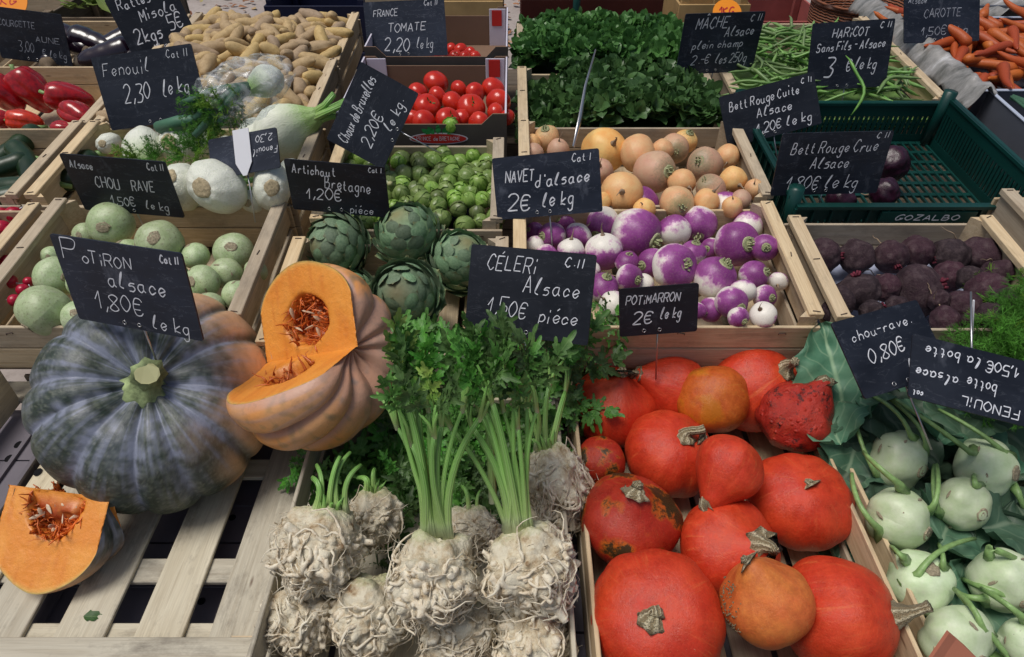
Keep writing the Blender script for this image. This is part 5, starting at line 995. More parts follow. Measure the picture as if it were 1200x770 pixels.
def cutface(th, sgn, R, Hh, ribs, dep, seed, cav=(.50, .62), deep=.26, off=0):
    """flesh of one cut; sgn = side the body lies on (+1: larger angle)"""
    b = MB(); nk, nj = 46, 64; nrm = Vector((-math.sin(th), math.cos(th), 0)) * sgn; rad = Vector((math.cos(th), math.sin(th), 0))
    for j in range(nj + 1):
        ph = -PI / 2 + PI * j / nj; p, _ = pump_pt(th, ph, R, Hh, ribs, dep, seed); axz = p.z * (.97 if abs(math.sin(ph)) > .9 else 1)
        for k in range(nk + 1):
            q = k / nk; rr = p.dot(rad) * q; z = axz * (1 - 0 * q); x, y = rr / R, z / Hh; e = math.hypot((x - off) / cav[0], y / cav[1]); e += .12 * noise3((x, y, sgn), 5, seed); dd = 1 - sstep(.72, 1.02, e); dd *= sstep(.0, .16, x + .03 * noise3((y, x, 1), 8, seed)); dp = dd * deep * R * (1 + .5 * noise3((x, y, 0), 9, seed)) + .004 * R * noise3((x, y, 5), 16)
            b.v.append(rad * rr + Vector((0, 0, z)) + nrm * dp); fl = mixc((.80, .27, .028), (.86, .34, .05), sstep(-.4, .4, noise3((x, y, 2), 3, seed)))
            edge = sstep(.93, .995, q) ; fl = mixc(fl, (.80, .46, .11), edge * .9); fl = mixc(fl, (.30, .30, .10), sstep(.988, 1.0, q) * .8); fl = mixc(fl, (.66, .18, .02), sstep(.1, .45, noise3((x * 1.0, y * 6, 3), 2.2, seed)) * .45); fl = mixc(fl, (.75, .28, .03), sstep(1.4, 1.05, e) * .5); cv = mixc((.42, .06, .01), (.62, .17, .03), sstep(-.3, .3, noise3((x, y, 1), 13, seed))); b.c.append(mixc(fl, cv, dd)); b.uv.append((q, j / nj))
    for j in range(nj):
        for k in range(nk): a = j * (nk + 1) + k; b.f.append((a, a + 1, a + nk + 2, a + nk + 1))
    return b
def fibres(th, sgn, R, Hh, cav, deep, seed, n=160, off=0):
    b = MB(); rg = random.Random(seed); nrm = Vector((-math.sin(th), math.cos(th), 0)) * sgn; rad = Vector((math.cos(th), math.sin(th), 0))
    for k in range(n):
        a = rg.uniform(0, 6.28); e = rg.uniform(.35, .98) ** .6; x = off + e * cav[0] * math.cos(a); y = e * cav[1] * math.sin(a)
        if x < 0: continue
        dp = deep * R * (1 - sstep(.72, 1.02, e)); p = rad * x * R + Vector((0, 0, y * Hh)) + nrm * dp; ctr = rad * (off + .1) * R + nrm * deep * R * .2; d = ((ctr - p) * .4 - nrm * .03 + Vector([rg.uniform(-.04, .04) for _ in range(3)])).normalized(); pts = [p]
        for j in range(4): d = (d + Vector([rg.uniform(-.6, .6) for _ in range(3)])).normalized(); pts.append(pts[-1] + d * R * rg.uniform(.02, .06))
        w_ = rg.uniform(.006, .014) * R; b.tube(pts, [w_ * 1.5, w_, w_ * .8, w_ * .6, w_ * .3], 4)
    return b.mesh('fibres', M['fibre'])
SEED = lathe([(.001, -1), (.5, -.7), (.62, -.2), (.45, .4), (.12, .95), (.001, 1)], 10, 1, .02).mesh('seed', M['seed'])
bp_c = at(186, 466, .758); bp_t = (bp_c - CAM).dot(FW); bp_ax = (att(170, 446, bp_t - .085) - bp_c).normalized(); BR = .174
bp = obj('pumpkin', pumpkin(BR, .125, 12, .055, 3, 'green').mesh('pumpkin', M['pumpskin']), None, xf(bp_c, bp_ax, 1, 0, RT)); tag(bp, 'huge ribbed dark green pumpkin with blue lavender bloom and orange cheek', 'pumpkin')
sm = stem_mesh(.42, .08, .17, .15, 4); sm.materials.clear(); sm.materials.append(M['greenstem']); obj('stem', sm, bp, Matrix.Translation((0, 0, .082)) @ Matrix.Diagonal((.118, .118, .105, 1)))
tp = MB(); tp.v = [Vector((.009 + .0165 * math.cos(k * .6283), .001 + .0155 * math.sin(k * .6283), .1262 + .001 * (k % 3))) for k in range(10)]; tp.f = [tuple(range(10))]; obj('cut_stem_end', tp.mesh('cut_stem_end', M['sproutbase'], False), bp)
# cut pumpkin leaning behind
CR, CHh = .143, .118; c_ax = vdir(360, 417, .66, .12, .74); c_c = at(363, 416, .685)
zz = c_ax; up_ = vdir(361, 417, 0, 1, 0); up_ = (up_ - zz * up_.dot(zz)).normalized(); left = up_.cross(zz) * 1.0     # build frame: x = left (opening), y = up
lx = vdir(361, 417, -1, 0, .0); lx = (lx - zz * lx.dot(zz)).normalized(); ly = zz.cross(lx)
if ly.dot(UP) < 0: pass
mt = Matrix((lx, ly, zz)).transposed().to_4x4(); mt.translation = c_c; sgn_up = 1 if ly.dot(UP) > 0 else -1
TA, TB = math.radians(80), math.radians(-36)      # the two cuts: upper face, lower face (angle from the opening towards up)
A_, B2 = TA * sgn_up, TB * sgn_up
cp = thing('cut_pumpkin', 'pinkish orange ribbed pumpkin with a wedge cut out showing orange flesh', 'pumpkin', mt)
th0, th1 = (A_, B2 + 2 * PI) if sgn_up > 0 else (B2, A_ + 2 * PI)
if sgn_up < 0: th0, th1 = B2, A_ + 2 * PI
obj('skin', pumpkin(CR, CHh, 12, .13, 9, 'pink', th0, th1).mesh('skin', M['pumpskin']), cp)
obj('upper_cut_face', cutface(th0 if sgn_up > 0 else th1, 1 if sgn_up > 0 else -1, CR, CHh, 12, .13, 9, (.29, .38), .22, .36).mesh('cut_face', M['flesh']), cp)
obj('lower_cut_face', cutface(th1 if sgn_up > 0 else th0, -1 if sgn_up > 0 else 1, CR, CHh, 12, .13, 9, (.26, .36), .22, .34).mesh('cut_face', M['flesh']), cp)
obj('fibres', fibres(th0 if sgn_up > 0 else th1, 1 if sgn_up > 0 else -1, CR, CHh, (.27, .36), .22, 4, 150, .35), cp); obj('fibres', fibres(th1 if sgn_up > 0 else th0, -1 if sgn_up > 0 else 1, CR, CHh, (.24, .33), .22, 5, 60, .33), cp)
rg = random.Random(3)
for k in range(7):
    th = th0 if sgn_up > 0 else th1; nrm = Vector((-math.sin(th), math.cos(th), 0)) * sgn_up; rad = Vector((math.cos(th), math.sin(th), 0)); p = rad * CR * rg.uniform(.22, .5) + Vector((0, 0, rg.uniform(-.28, .28) * CHh)) + nrm * rg.uniform(-.002, .015)
    obj('seed', SEED, cp, Matrix.Translation(p) @ basis(Vector([rg.uniform(-1, 1) for _ in range(3)])) @ Matrix.Diagonal((.0065, .003, .010, 1)))
# cut slice at bottom left
sa = cdir(.99, -.10, .10); fnrm = cdir(.06, .22, .97); fnrm = (fnrm - sa * fnrm.dot(sa)).normalized(); rdn = sa.cross(fnrm)
if rdn.dot(UP) > 0: rdn = -rdn
# local: z = axis, x = radial direction of the face (down the picture), y completes; body lies away from the viewer
yv = sa.cross(rdn); mt = Matrix((rdn, yv, sa)).transposed().to_4x4(); mt.translation = at(70, 576, .79); sg = 1 if yv.dot(-fnrm) > 0 else -1
SR, SH = .136, .094; sl_ = thing('pumpkin_slice', 'cut pumpkin piece, orange flesh facing up, with stringy core', 'pumpkin', mt)
def slice_skin():
    b = pumpkin(SR, SH, 13, .06, 21, 'green', 0, sg * math.radians(42), 60, 60); return b
obj('skin', slice_skin().mesh('skin', M['pumpskin']), sl_); obj('cut_face', cutface(0, sg, SR, SH, 13, .06, 21, (.44, .46), .3, .04).mesh('cut_face', M['flesh']), sl_); obj('cut_face', cutface(sg * math.radians(42), -sg, SR, SH, 13, .06, 21, (.52, .50), .1, 0).mesh('cut_face', M['flesh']), sl_)
for k in range(14): obj('seed', SEED, sl_, Matrix.Translation(Vector((SR * random.Random(k).uniform(.08, .40), sg * .012 * random.Random(k + 50).random(), SH * random.Random(k + 9).uniform(-.36, .36)))) @ basis(Vector((math.sin(k * 3), math.cos(k * 2), math.sin(k)))) @ Matrix.Diagonal((.0048, .002, .0078, 1)))
obj('fibres', fibres(0, sg, SR, SH, (.44, .46), .3, 8, 620, .04), sl_)
b = MB(); leaflet(b, at(30 + 68, 722, .899), cdir(1, 0, 0), Vector((0, 0, 1)), .026, .35, 3, .4, .2, random.Random(3), 8); tag(obj('leaf_scrap', b.mesh('leaf_scrap', M['celleaf'])), 'small scrap of green leaf on the whitewashed slat at bottom left', 'leaf')

# ------------------------------------------------------------------ artichokes
def bract_mesh(seed):
    b = MB(); n, m = 10, 6; rg = random.Random(seed)
    for side in (0, 1):
        for i in range(n + 1):
            s_ = i / n; W = .5 * (math.sin(PI * min(1, s_ * .80 + .17)) ** .75) * (1 - .82 * sstep(.72, 1, s_))
            for j in range(m + 1):
                q = j / m * 2 - 1; x = q * W; z = -.34 * x * x * 1.6 + .20 * s_ - .42 * s_ * s_ + .07 * sstep(.8, 1, s_) - side * .05 * (1 - abs(q)) + .10; b.v.append(Vector((x, s_, z))); b.uv.append((q, s_))
    k = m + 1; N = (n + 1) * k
    for i in range(n):
        for j in range(m):
            a = i * k + j; b.f.append((a, a + 1, a + k + 1, a + k)); b.f.append((N + a, N + a + k, N + a + k + 1, N + a + 1))
    return b.mesh('bract', M['bract'])
BR_ = [bract_mesh(i) for i in range(2)]
ARTCORE = lathe(sphprof(14, .86, .86), 20, 2, .03).mesh('heart', M['bract'])
def artichoke(p, d, s, lab, grp, roll):
    t = thing('artichoke', lab, 'artichoke', xf(p, d, s, roll), grp); obj('heart', ARTCORE, t); b = MB(); b.tube([(0, 0, -.7), (0, 0, -1.15)], [.2, .18], 10); obj('stem', b.mesh('stem', M['petiole']), t); N = 54; rg = random.Random(lab)
    for k in range(N):
        q = k / N; a = k * 2.39996; zl = -.80 + 1.76 * q ** 1.0; zl = min(.955, zl); c = math.sqrt(max(0, 1 - zl * zl)); pos = Vector((c * math.cos(a), c * math.sin(a), zl * .95)) * (.93 + .06 * (1 - q)); out = Vector((c * math.cos(a), c * math.sin(a), zl)).normalized(); tg_ = (Vector((0, 0, 1)) - out * out.z); tg_ = tg_.normalized() if tg_.length > .05 else Vector((1, 0, 0)); tg_ = (tg_ + out * (.42 + .18 * rg.random()) - Vector((0, 0, 0))).normalized(); o2 = (out - tg_ * out.dot(tg_)).normalized(); x = tg_.cross(o2); L = (.70 - .34 * q) * rg.uniform(.92, 1.1); mt = Matrix((x, tg_, o2)).transposed().to_4x4(); mt.translation = pos - tg_ * L * .42 - o2 * .02
        obj('bract', BR_[k % 2], t, mt @ Matrix.Diagonal((L * 1.12, L * 1.05, L, 1)))
for i, (u, v, r_, du, dv, h, lab) in enumerate(((396, 287, 40, -.75, -.12, .70, 'leftmost artichoke, its tip pointing left, below the artichaut sign'), (478, 276, 42, -.25, .55, .685, 'artichoke at the back middle with brown scorched tip'), (476, 346, 44, -.1, .02, .70, 'front artichoke seen tip on, above the celery leaves'), (538, 306, 40, .3, .55, .715, 'right artichoke half behind the céleri sign'), (415, 345, 30, -.3, .2, .76, 'artichoke peeking out low behind the cut pumpkin'), (432, 262, 26, .2, .5, .74, 'artichoke low at the back between the two upper ones'))):
    p = at(u, v, h); s = r_ * (p - CAM).dot(FW) / 800; artichoke(p, cdir(du, dv, .62), s * .93, lab, 'artichokes in their crate', i * 1.3)

# ------------------------------------------------------------------ scattered small produce
def fill(X0, X1, Y0, Y1, zfun, r_, n, seed, jz=.3):
    """loose packing on a surface; returns points"""
    rg = random.Random(seed); out = []; tries = 0
    while len(out) < n and tries < n * 60:
        tries += 1; x, y = rg.uniform(X0, X1), rg.uniform(Y0, Y1)
        if all((x - a[0]) ** 2 + (y - a[1]) ** 2 > (r_ * 1.55) ** 2 for a in out): out.append((x, y, zfun(x, y) + rg.uniform(-jz, jz) * r_))
    return out
# brussels sprouts
def sprout(seed):
    b = lathe(sphprof(12, .9, .92), 16, seed, .04); b.mi = []; rg = random.Random(seed)
    for k in range(6):
        a0 = k * 1.05 + rg.uniform(-.3, .3); n0 = len(b.v); nI, nJ = 6, 7; wa = rg.uniform(.75, 1.05); top = rg.uniform(.8, 1.35)
        for i in range(nI + 1):
            for j in range(nJ + 1):
                s_ = i / nI; q = j / nJ * 2 - 1; ph = -1.35 + s_ * (1.35 + top * (1 - .35 * q * q)); aa = a0 + q * wa * (math.sin(PI * min(1, .2 + .72 * s_)) + .15); rr = .95 + .03 * (k % 3) + .03 * sstep(.7, 1, abs(q)) + .035 * sstep(.8, 1, s_); b.v.append(Vector((rr * math.cos(ph) * math.cos(aa), rr * math.cos(ph) * math.sin(aa), rr * math.sin(ph)))); b.uv.append((q, s_))
        for i in range(nI):
            for j in range(nJ): a = n0 + i * (nJ + 1) + j; b.f.append((a, a + 1, a + nJ + 2, a + nJ + 1))
    me = b.mesh('brussels_sprout', M['sprout']); return me
SP = [sprout(i) for i in range(5)]
STUMP = lathe([(1, 0), (.95, .3), (.001, .34)], 10, 2, .05).mesh('stump', M['sproutbase']); rg = random.Random(8)
zs = lambda x, y: Z - .685 + .03 * (y - 1.25) - .0 * x
for k, (x, y, z) in enumerate(fill(-.355, -.03, 1.125, 1.40, zs, .0172, 92, 4, .5)):
    s = rg.uniform(.0155, .0215); d = Vector((rg.uniform(-1, 1), rg.uniform(-1, .5), rg.uniform(-.3, 1))); t = obj('brussels_sprout', SP[k % 5], None, xf(Vector((x, y, z)), d, s, rg.uniform(0, 6))); tag(t, 'small green brussels sprout loose in the sprout crate', 'sprout', 'brussels sprouts in the crate'); obj('stump', STUMP, t, Matrix.Translation((0, 0, -.88)) @ Matrix.Rotation(PI, 4, 'X') @ Matrix.Diagonal((.28, .28, .5, 1)))
t = obj('brussels_sprout', SP[1], None, xf(at(528, 147, .63), cdir(0, .3, .8), .0185)); tag(t, 'single sprout lying on the front edge among tomatoes', 'sprout'); obj('stump', STUMP, t, Matrix.Translation((0, 0, -.88)) @ Matrix.Rotation(PI, 4, 'X') @ Matrix.Diagonal((.28, .28, .5, 1)))
b = MB(); b.box(-.362, -.02, 1.118, 1.42, Z - .765, Z - .76)
obj_ = tag(obj('paper_liner', b.mesh('paper_liner', M['navy'], False)), 'dark blue paper lining under the brussels sprouts', 'paper')
# tomatoes
TM = [lathe(sphprof(18, 1, .82, .95, .16, .04), 28, i, .03, 1.2, 5, .025).mesh('tomato', M['tomato']) for i in range(3)]
CX = MB()
for k in range(5): leaflet(CX, Vector((0, 0, 0)), Vector((math.cos(k * 1.257), math.sin(k * 1.257), .15)), Vector((0, 0, 1)), .42, .12, 1, 0, .5, random.Random(k), 5)
CX.tube([(0, 0, 0), (.02, .02, .14)], [.06, .05], 6); CX = CX.mesh('calyx', M['calyx'])
TL = [(511, 97, 15, 0), (490, 108, 12, 0), (538, 105, 11, 0), (557, 109, 12, 0), (578, 104, 14, 0), (513, 113, 12, 0), (501, 126, 16, 1), (531, 121, 14, 0), (552, 127, 17, 1), (584, 120, 15, 0), (483, 141, 12, 0), (497, 143, 14, 0), (525, 141, 15, 1), (561, 144, 13, 0), (581, 133, 12, 0), (487, 121, 12, 0), (540, 139, 11, 0), (470, 112, 12, 0), (466, 130, 14, 0), (449, 105, 12, 0), (594, 138, 10, 0)]
its = [dict(u=a, v=b_, r=c, h=.64, c=d) for a, b_, c, d in TL]; settle(its); rowlabels(its, 3, 'ripe red tomato, {} in the {} row of the logo carton'); rg = random.Random(4)
for i, o in enumerate(its):
    d = cdir(rg.uniform(-.5, .5), .2, .75) if o['c'] else cdir(rg.uniform(-.8, .8), rg.uniform(-.8, .8), rg.uniform(-1, .2)); t = obj('tomato', TM[i % 3], None, xf(o['p'], d, o['s'] * 1.05, i)); tag(t, o['label'], 'tomato', 'tomatoes in the logo carton'); obj('calyx', CX, t, Matrix.Translation((0, 0, .66)))
TL = [(528, 58, 8), (540, 60, 9), (551, 63, 8), (534, 66, 8), (545, 68, 8), (516, 66, 8), (502, 68, 8), (557, 67, 7), (488, 68, 8), (522, 70, 8)]
its = [dict(u=a, v=b_, r=c, h=.665) for a, b_, c in TL]; settle(its)
for i, o in enumerate(its): t = obj('tomato', TM[i % 3], None, xf(o['p'], cdir(rg.uniform(-1, 1), .3, rg.uniform(-1, 1)), o['s'] * 1.05, i)); tag(t, 'small tomato far back beside the tomate sign', 'tomato', 'tomatoes in the rear carton'); obj('calyx', CX, t, Matrix.Translation((0, 0, .66)))
# potatoes
def potato(seed):
    rg = random.Random(seed); bend = rg.uniform(-.35, .35); el = rg.uniform(1.5, 2.9)
    def ex(p, a): return Vector((p.x + bend * (p.z / el) ** 2, p.y, p.z)) * (1 + .08 * noise3(p, 1.6, seed))
    return lathe([(r * 1, z * el) for r, z in sphprof(16, 1, 1, .8)], 20, seed, .07, 1.2, extra=ex).mesh('potato', M['potato'])
PO = [potato(i) for i in range(8)]; rg = random.Random(10); n_ = 0
for (X0, X1, Y0, Y1, z0, cnt) in ((-.965, -.50, 1.55, 1.90, Z - .665, 90), (-.96, -.50, 1.93, 2.24, Z - .640, 70), (-.955, -.505, 1.57, 2.2, Z - .64, 90)):
    for x, y, z in fill(X0, X1, Y0, Y1, lambda x, y: z0 + .03 * math.sin((x + .95) * 7) * math.sin((y - 1.5) * 4) + .02 * (y - 1.6), .017, cnt, 3 + n_, .6):
        s = rg.uniform(.013, .020); a = rg.uniform(0, 6.28); d = Vector((math.cos(a), math.sin(a), rg.uniform(-.5, .7))); t = obj('potato', PO[n_ % 8], None, xf(Vector((x, y, z)), d, s, rg.uniform(0, 6))); tag(t, 'yellow brown oblong potato heaped in the potato crates', 'potato', 'potatoes heaped in the two crates'); n_ += 1
# green beans
def bean(seed):
    rg = random.Random(seed); L = rg.uniform(.10, .15); c1, c2 = rg.uniform(-.03, .03), rg.uniform(-.012, .012); b = MB(); pts = []; rd = []
    for k in range(11): q = k / 10; pts.append(Vector(((q - .5) * L, c1 * (4 * (q - .5) ** 2 - .4) + .004 * math.sin(q * 9 + seed), c2 * math.sin(q * 5)))); rd.append(.0046 * min(1, .25 + 5 * q) * min(1, .15 + 5 * (1 - q)) * (1 + .08 * math.sin(q * 40)))
    b.tube(pts, rd, 6, True, .8); return b.mesh('green_bean', M['bean'])
BN = [bean(i) for i in range(9)]; rg = random.Random(2); k = 0
for i in range(300):
    x, y = rg.uniform(.60, 1.03), rg.uniform(1.68, 2.13); hz = Z - .665 + .045 * math.exp(-((y - 2.0) / .16) ** 2) + .02 * math.exp(-((y - 1.75) / .1) ** 2) + rg.uniform(-.028, .028); a = rg.gauss(.3, .9)
    d = Vector((rg.uniform(-.3, .3), rg.uniform(-.3, .3), 1)).normalized(); t = obj('green_bean', BN[i % 9], None, xf(Vector((x, y, hz)), d, 1, a)); tag(t, 'long green bean in the tangled heap behind the haricot sign', 'bean', 'green beans heaped in the crate')
t = obj('green_bean', BN[2], None, xf(att(1003, 97, 1.60), cdir(-.85, .1, .5), 1.0, 0, cdir(-.45, .9, .1))); tag(t, 'green bean lying upright across the bottom of the haricot sign', 'bean')
t = obj('green_bean', BN[4], None, xf(att(1050, 95, 1.68), cdir(0, .3, 1), 1.1, .3, RT)); tag(t, 'green bean sticking out to the right of the haricot sign', 'bean')
bb = MB(); bb.box(.575, 1.06, 1.65, 2.15, Z - .72, Z - .70); tag(obj('heap_of_beans', bb.mesh('beans_below', M['bean'], False)), 'green beans buried lower in the heap', None, None, 'stuff')
# carrots
def carrot(seed):
    rg = random.Random(seed); L = rg.uniform(.13, .19); b = MB(); pts = []; rd = []; bx = rg.uniform(-.02, .02)
    for k in range(13): q = k / 12; pts.append(Vector((q * L, bx * q * q, .003 * math.sin(q * 7)))); rd.append(.0155 * (1 - .72 * q ** 1.3) * min(1, .5 + 7 * q) * (1 + .04 * math.sin(q * 60 + seed)) * (1 if k < 12 else .2))
    b.tube(pts, rd, 12); return b.mesh('carrot', M['carrot'])
CA = [carrot(i) for i in range(5)]; rg = random.Random(6)
for i in range(95):
    x, y = rg.uniform(1.20, 1.66), rg.uniform(1.73, 2.17); hz = Z - .655 + .10 * (y - 1.75) + rg.uniform(-.03, .03); a = rg.choice((1.9, 4.2, 5.0, 2.3)) + rg.gauss(0, .5); t = obj('carrot', CA[i % 5], None, xf(Vector((x, y, hz)), Vector((rg.uniform(-.25, .25), rg.uniform(-.45, .1), 1)), 1, a)); tag(t, 'orange carrot heaped in the blue grey tray', 'carrot', 'carrots heaped in the tray')
b = MB()
for i in range(14):
    q0 = random.Random(i); x = 1.22 + i * .036; b.tube([(x, 1.36 + q0.uniform(-.1, .1), Z - .72), (x + q0.uniform(-.05, .05), 1.5, Z - .66), (x + q0.uniform(-.1, .1), 1.62, Z - .63)], [.012, .016, .008], 6, True, .35)
tag(obj('leeks', b.mesh('leeks', M['leek'])), 'bunch of dark green leek leaves in the tray at the right edge', 'leeks')
# lamb's lettuce
for nm, Y0, Y1, X0, X1, n, zz_, sd in (('nearer', 1.538, 1.83, .03, .50, 860, Z - .662, 3), ('farther', 1.87, 2.17, .02, .50, 860, Z - .635, 4)):
    b = MB(); rg = random.Random(sd)
    for k in range(n):
        x, y = rg.uniform(X0, X1), rg.uniform(Y0, Y1)
        if nm == 'nearer' and x < .16 and y < 1.70 and rg.random() < .0: continue
        heap = .03 * math.sin(PI * (x - X0) / (X1 - X0)) ** .5 - (.05 if nm == 'nearer' and x < .14 else 0); z = zz_ + heap * (1 if nm == 'nearer' else .8) + rg.uniform(-.03, .012); c0 = Vector((x, y, z)); a0 = rg.uniform(0, 6.28); tilt = Vector((rg.uniform(-.7, .7), rg.uniform(-.9, .4), .8)).normalized(); mtx = basis(tilt)
        for q in range(6): a = a0 + q * 1.05; el_ = rg.uniform(.3, 1.2); d = mtx.to_3x3() @ Vector((math.cos(a) * math.cos(el_), math.sin(a) * math.cos(el_), math.sin(el_))); nn = mtx.to_3x3() @ Vector((-math.cos(a) * .6, -math.sin(a) * .6, 1)); leaflet(b, c0, d, nn, rg.uniform(.022, .038), .42, 1, 0, .5, rg, 6, .22)
    o = obj('lambs_lettuce', b.mesh('lambs_lettuce', M['mache'])); tag(o, 'dense dark green rosettes of lambs lettuce filling the %s crate' % nm, None, 'lambs lettuce in two crates', 'stuff')
    b = MB(); b.box(X0, X1, Y0 + .005, Y1 - .01, Z - .73, Z - .70); tag(obj('lambs_lettuce_base', b.mesh('base', M['calyx'], False)), 'shadowed lower leaves of the lambs lettuce in %s crate' % nm, None, None, 'stuff')  # one plain dark slab in place of the shaded leaves underneath
# fennel bulbs
def fennel(seed):
    def ex(p, a): return Vector((p.x * 1.0, p.y * .78, p.z)) * (1 + .012 * math.sin(a * 9 + p.z * 2))
    pr = [(.001, -1.0), (.25, -1.0), (.5, -.93), (.8, -.66), (.97, -.3), (1, 0), (.93, .3), (.76, .62), (.55, .9), (.38, 1.15), (.28, 1.35), (.15, 1.4), (.001, 1.4)]; pr2 = []
    for (r0, z0), (r1, z1) in zip(pr, pr[1:]):
        for k in range(3): pr2.append((r0 + (r1 - r0) * k / 3, z0 + (z1 - z0) * k / 3))
    return lathe(pr2 + [pr[-1]], 40, seed, .05, 1.5, extra=ex).mesh('fennel', M['fennel'])
FN = [fennel(i) for i in range(3)]; FB = lathe([(1, 0), (.85, .12), (.6, .07), (.35, .14), (.001, .1)], 18, 2, .15, 4).mesh('root_plate', M['fenbase'])
def frond_mesh(seed, n, L, mat='frond', wd=.0012):
    rg = random.Random(seed); b = MB()
    for k in range(n):
        a = rg.uniform(0, 6.28); el_ = rg.uniform(.1, 1.3); d = Vector((math.cos(a) * math.cos(el_), math.sin(a) * math.cos(el_), math.sin(el_))); p = Vector((0, 0, 0)); pts = [p]
        for j in range(5): d = (d + Vector([rg.uniform(-.25, .25) for _ in range(3)])).normalized(); pts.append(pts[-1] + d * L / 5)
        b.tube(pts, [wd * 1.3, wd, wd, wd * .8, wd * .6, wd * .4], 3, False)
        for j in range(1, 6):
            for q in range(5):
                d2 = (d + Vector([rg.uniform(-1.1, 1.1) for _ in range(3)])).normalized(); p0 = pts[j]; p1 = p0 + d2 * L * .16; b.tube([p0, p1], [wd * .6, wd * .3], 3, False)
                for w_ in range(2): d3 = (d2 + Vector([rg.uniform(-.9, .9) for _ in range(3)])).normalized(); b.tube([p0 + d2 * L * .07, p0 + d2 * L * .07 + d3 * L * .11], [wd * .5, wd * .25], 3, False)
    return b.mesh('frond', M[mat])
FR = [frond_mesh(i, 16, .07, 'frond' if i else 'frondy') for i in range(3)]
FL = [(220, 170, 29, -8, 4, 0, 3, 'fennel bulb under the green frond, left of the tagged sign'), (168, 178, 27, 2, -14, 0, 0, 'pale green fennel bulb beside the top of the chou rave sign'), (214, 220, 27, -2, -6, 0, 0, 'fennel bulb just right of the chou rave sign'), (334, 154, 31, 22, 10, 1, 2, 'fennel bulb with green stalks pointing right by the tagged sign'), (256, 219, 33, -4, 8, 0, 1, 'large fennel bulb with root plate facing front'), (319, 219, 26, 8, 6, 0, 1, 'fennel bulb left of the artichaut sign'), (240, 238, 12, 0, 0, 0, 0, 'fennel bulb low against the crate front'), (295, 236, 14, 0, 4, 0, 0, 'fennel bulb low between the two front bulbs'), (292, 182, 26, 0, 4, 0, 0, 'fennel bulb behind the tagged sign'), (128, 168, 14, 0, 4, 0, 0, 'fennel bulb at back left, above the chou rave sign'), (272, 178, 20, 3, 6, 0, 1, 'fennel bulb just above the tagged sign, under the bag'), (300, 160, 20, -6, 6, 0, 0, 'fennel bulb left of the one with stalks pointing right'), (196, 150, 15, 2, 6, 0, 0, 'small fennel bulb at the crate back under the fenouil sign'), (345, 200, 16, 2, 6, 0, 0, 'fennel bulb at the right wall above the artichaut sign')]
its = [dict(u=a[0], v=a[1], r=a[2], h=.64 if i < 6 else .665, z=a[6] if i not in (4,) else 1, d=a) for i, a in enumerate(FL)]; settle(its)
for i, o in enumerate(its):
    a = o['d']; s = o['s'] * 1.13
    if i == 3: d = cdir(.93, .38, .15)           # stalks to the right
    elif i == 1: d = cdir(.3, -.8, .45)
    else: q = Vector((a[3], -a[4], 0)) / a[2]; d = -cdir(q.x, q.y, math.sqrt(max(.1, 1 - q.length ** 2)))
    t = obj('fennel', FN[i % 3], None, xf(o['p'], d, s, i)); tag(t, a[7], 'fennel', 'fennel bulbs in their crate'); obj('root_plate', FB, t, Matrix.Translation((0, 0, -.99)) @ Matrix.Rotation(PI, 4, 'X') @ Matrix.Diagonal((.34, .30, .5, 1)))
    for k in range(4):
        b = MB(); an = k * 1.57; b.tube([(.12 * math.cos(an), .12 * math.sin(an), 1.1), (.2 * math.cos(an), .16 * math.sin(an), 1.7), (.4 * math.cos(an), .3 * math.sin(an), 2.2 + .3 * (k % 2))], [.16, .13, .12], 8, True, .8); obj('stalk', b.mesh('stalk', M['stalk']), t)
rg = random.Random(5)
for (u, v, h, k) in ((222, 172, .61, 1), (232, 180, .60, 2), (215, 182, .61, 1), (243, 166, .60, 0), (250, 155, .60, 0), (238, 150, .61, 0), (160, 185, .63, 0), (182, 186, .63, 1), (228, 186, .60, 0)):
    t = CURF = min(its, key=lambda o: (o['p'] - at(u, v, h)).length); tt = [x for x in bpy.data.objects if x.name.startswith('fennel') and x.get('label') == t['d'][7]][0]; inv = (Matrix.Translation(t['p']) @ Matrix.Identity(4)).inverted()
    m_ = tt.matrix_basis.inverted() @ xf(at(u, v, h), cdir(rg.uniform(-.6, .6), rg.uniform(-.2, .8), .5), .62, rg.uniform(0, 6)); obj('frond', FR[k], tt, m_)
# fennel wrapped in clear film
fb_ = thing('bagged_fennel', 'fennel wrapped in crumpled clear plastic bag lying on potatoes', 'bag', None)
p0, p1 = att(318, 88, 1.36), att(240, 130, 1.30); ax = (p1 - p0).normalized()
obj('bulb', FN[1], fb_, xf(p0 + ax * .015 - Vector((0, 0, .006)), ax, (.040, .040, .034), .6)); b = MB(); rg = random.Random(8)
for k in range(9): q = p0 + ax * .05; e_ = q + ax * rg.uniform(.09, .14) + Vector((rg.uniform(-.04, .04), rg.uniform(-.02, .02), rg.uniform(-.03, .02))); b.tube([q, (q + e_) / 2 + Vector((0, 0, .008)), e_], [.010, .009, .006], 7)
obj('stalks', b.mesh('stalks', M['leek']), fb_)
for k in range(5): obj('frond', FR[k % 3], fb_, xf(p0 + ax * (.10 + .012 * k) + Vector((rg.uniform(-.03, .03), 0, 0)), ax, .75, k))
b = MB(); n, m = 40, 48; X_ = ax.cross(FW).normalized(); Y_ = ax.cross(X_)
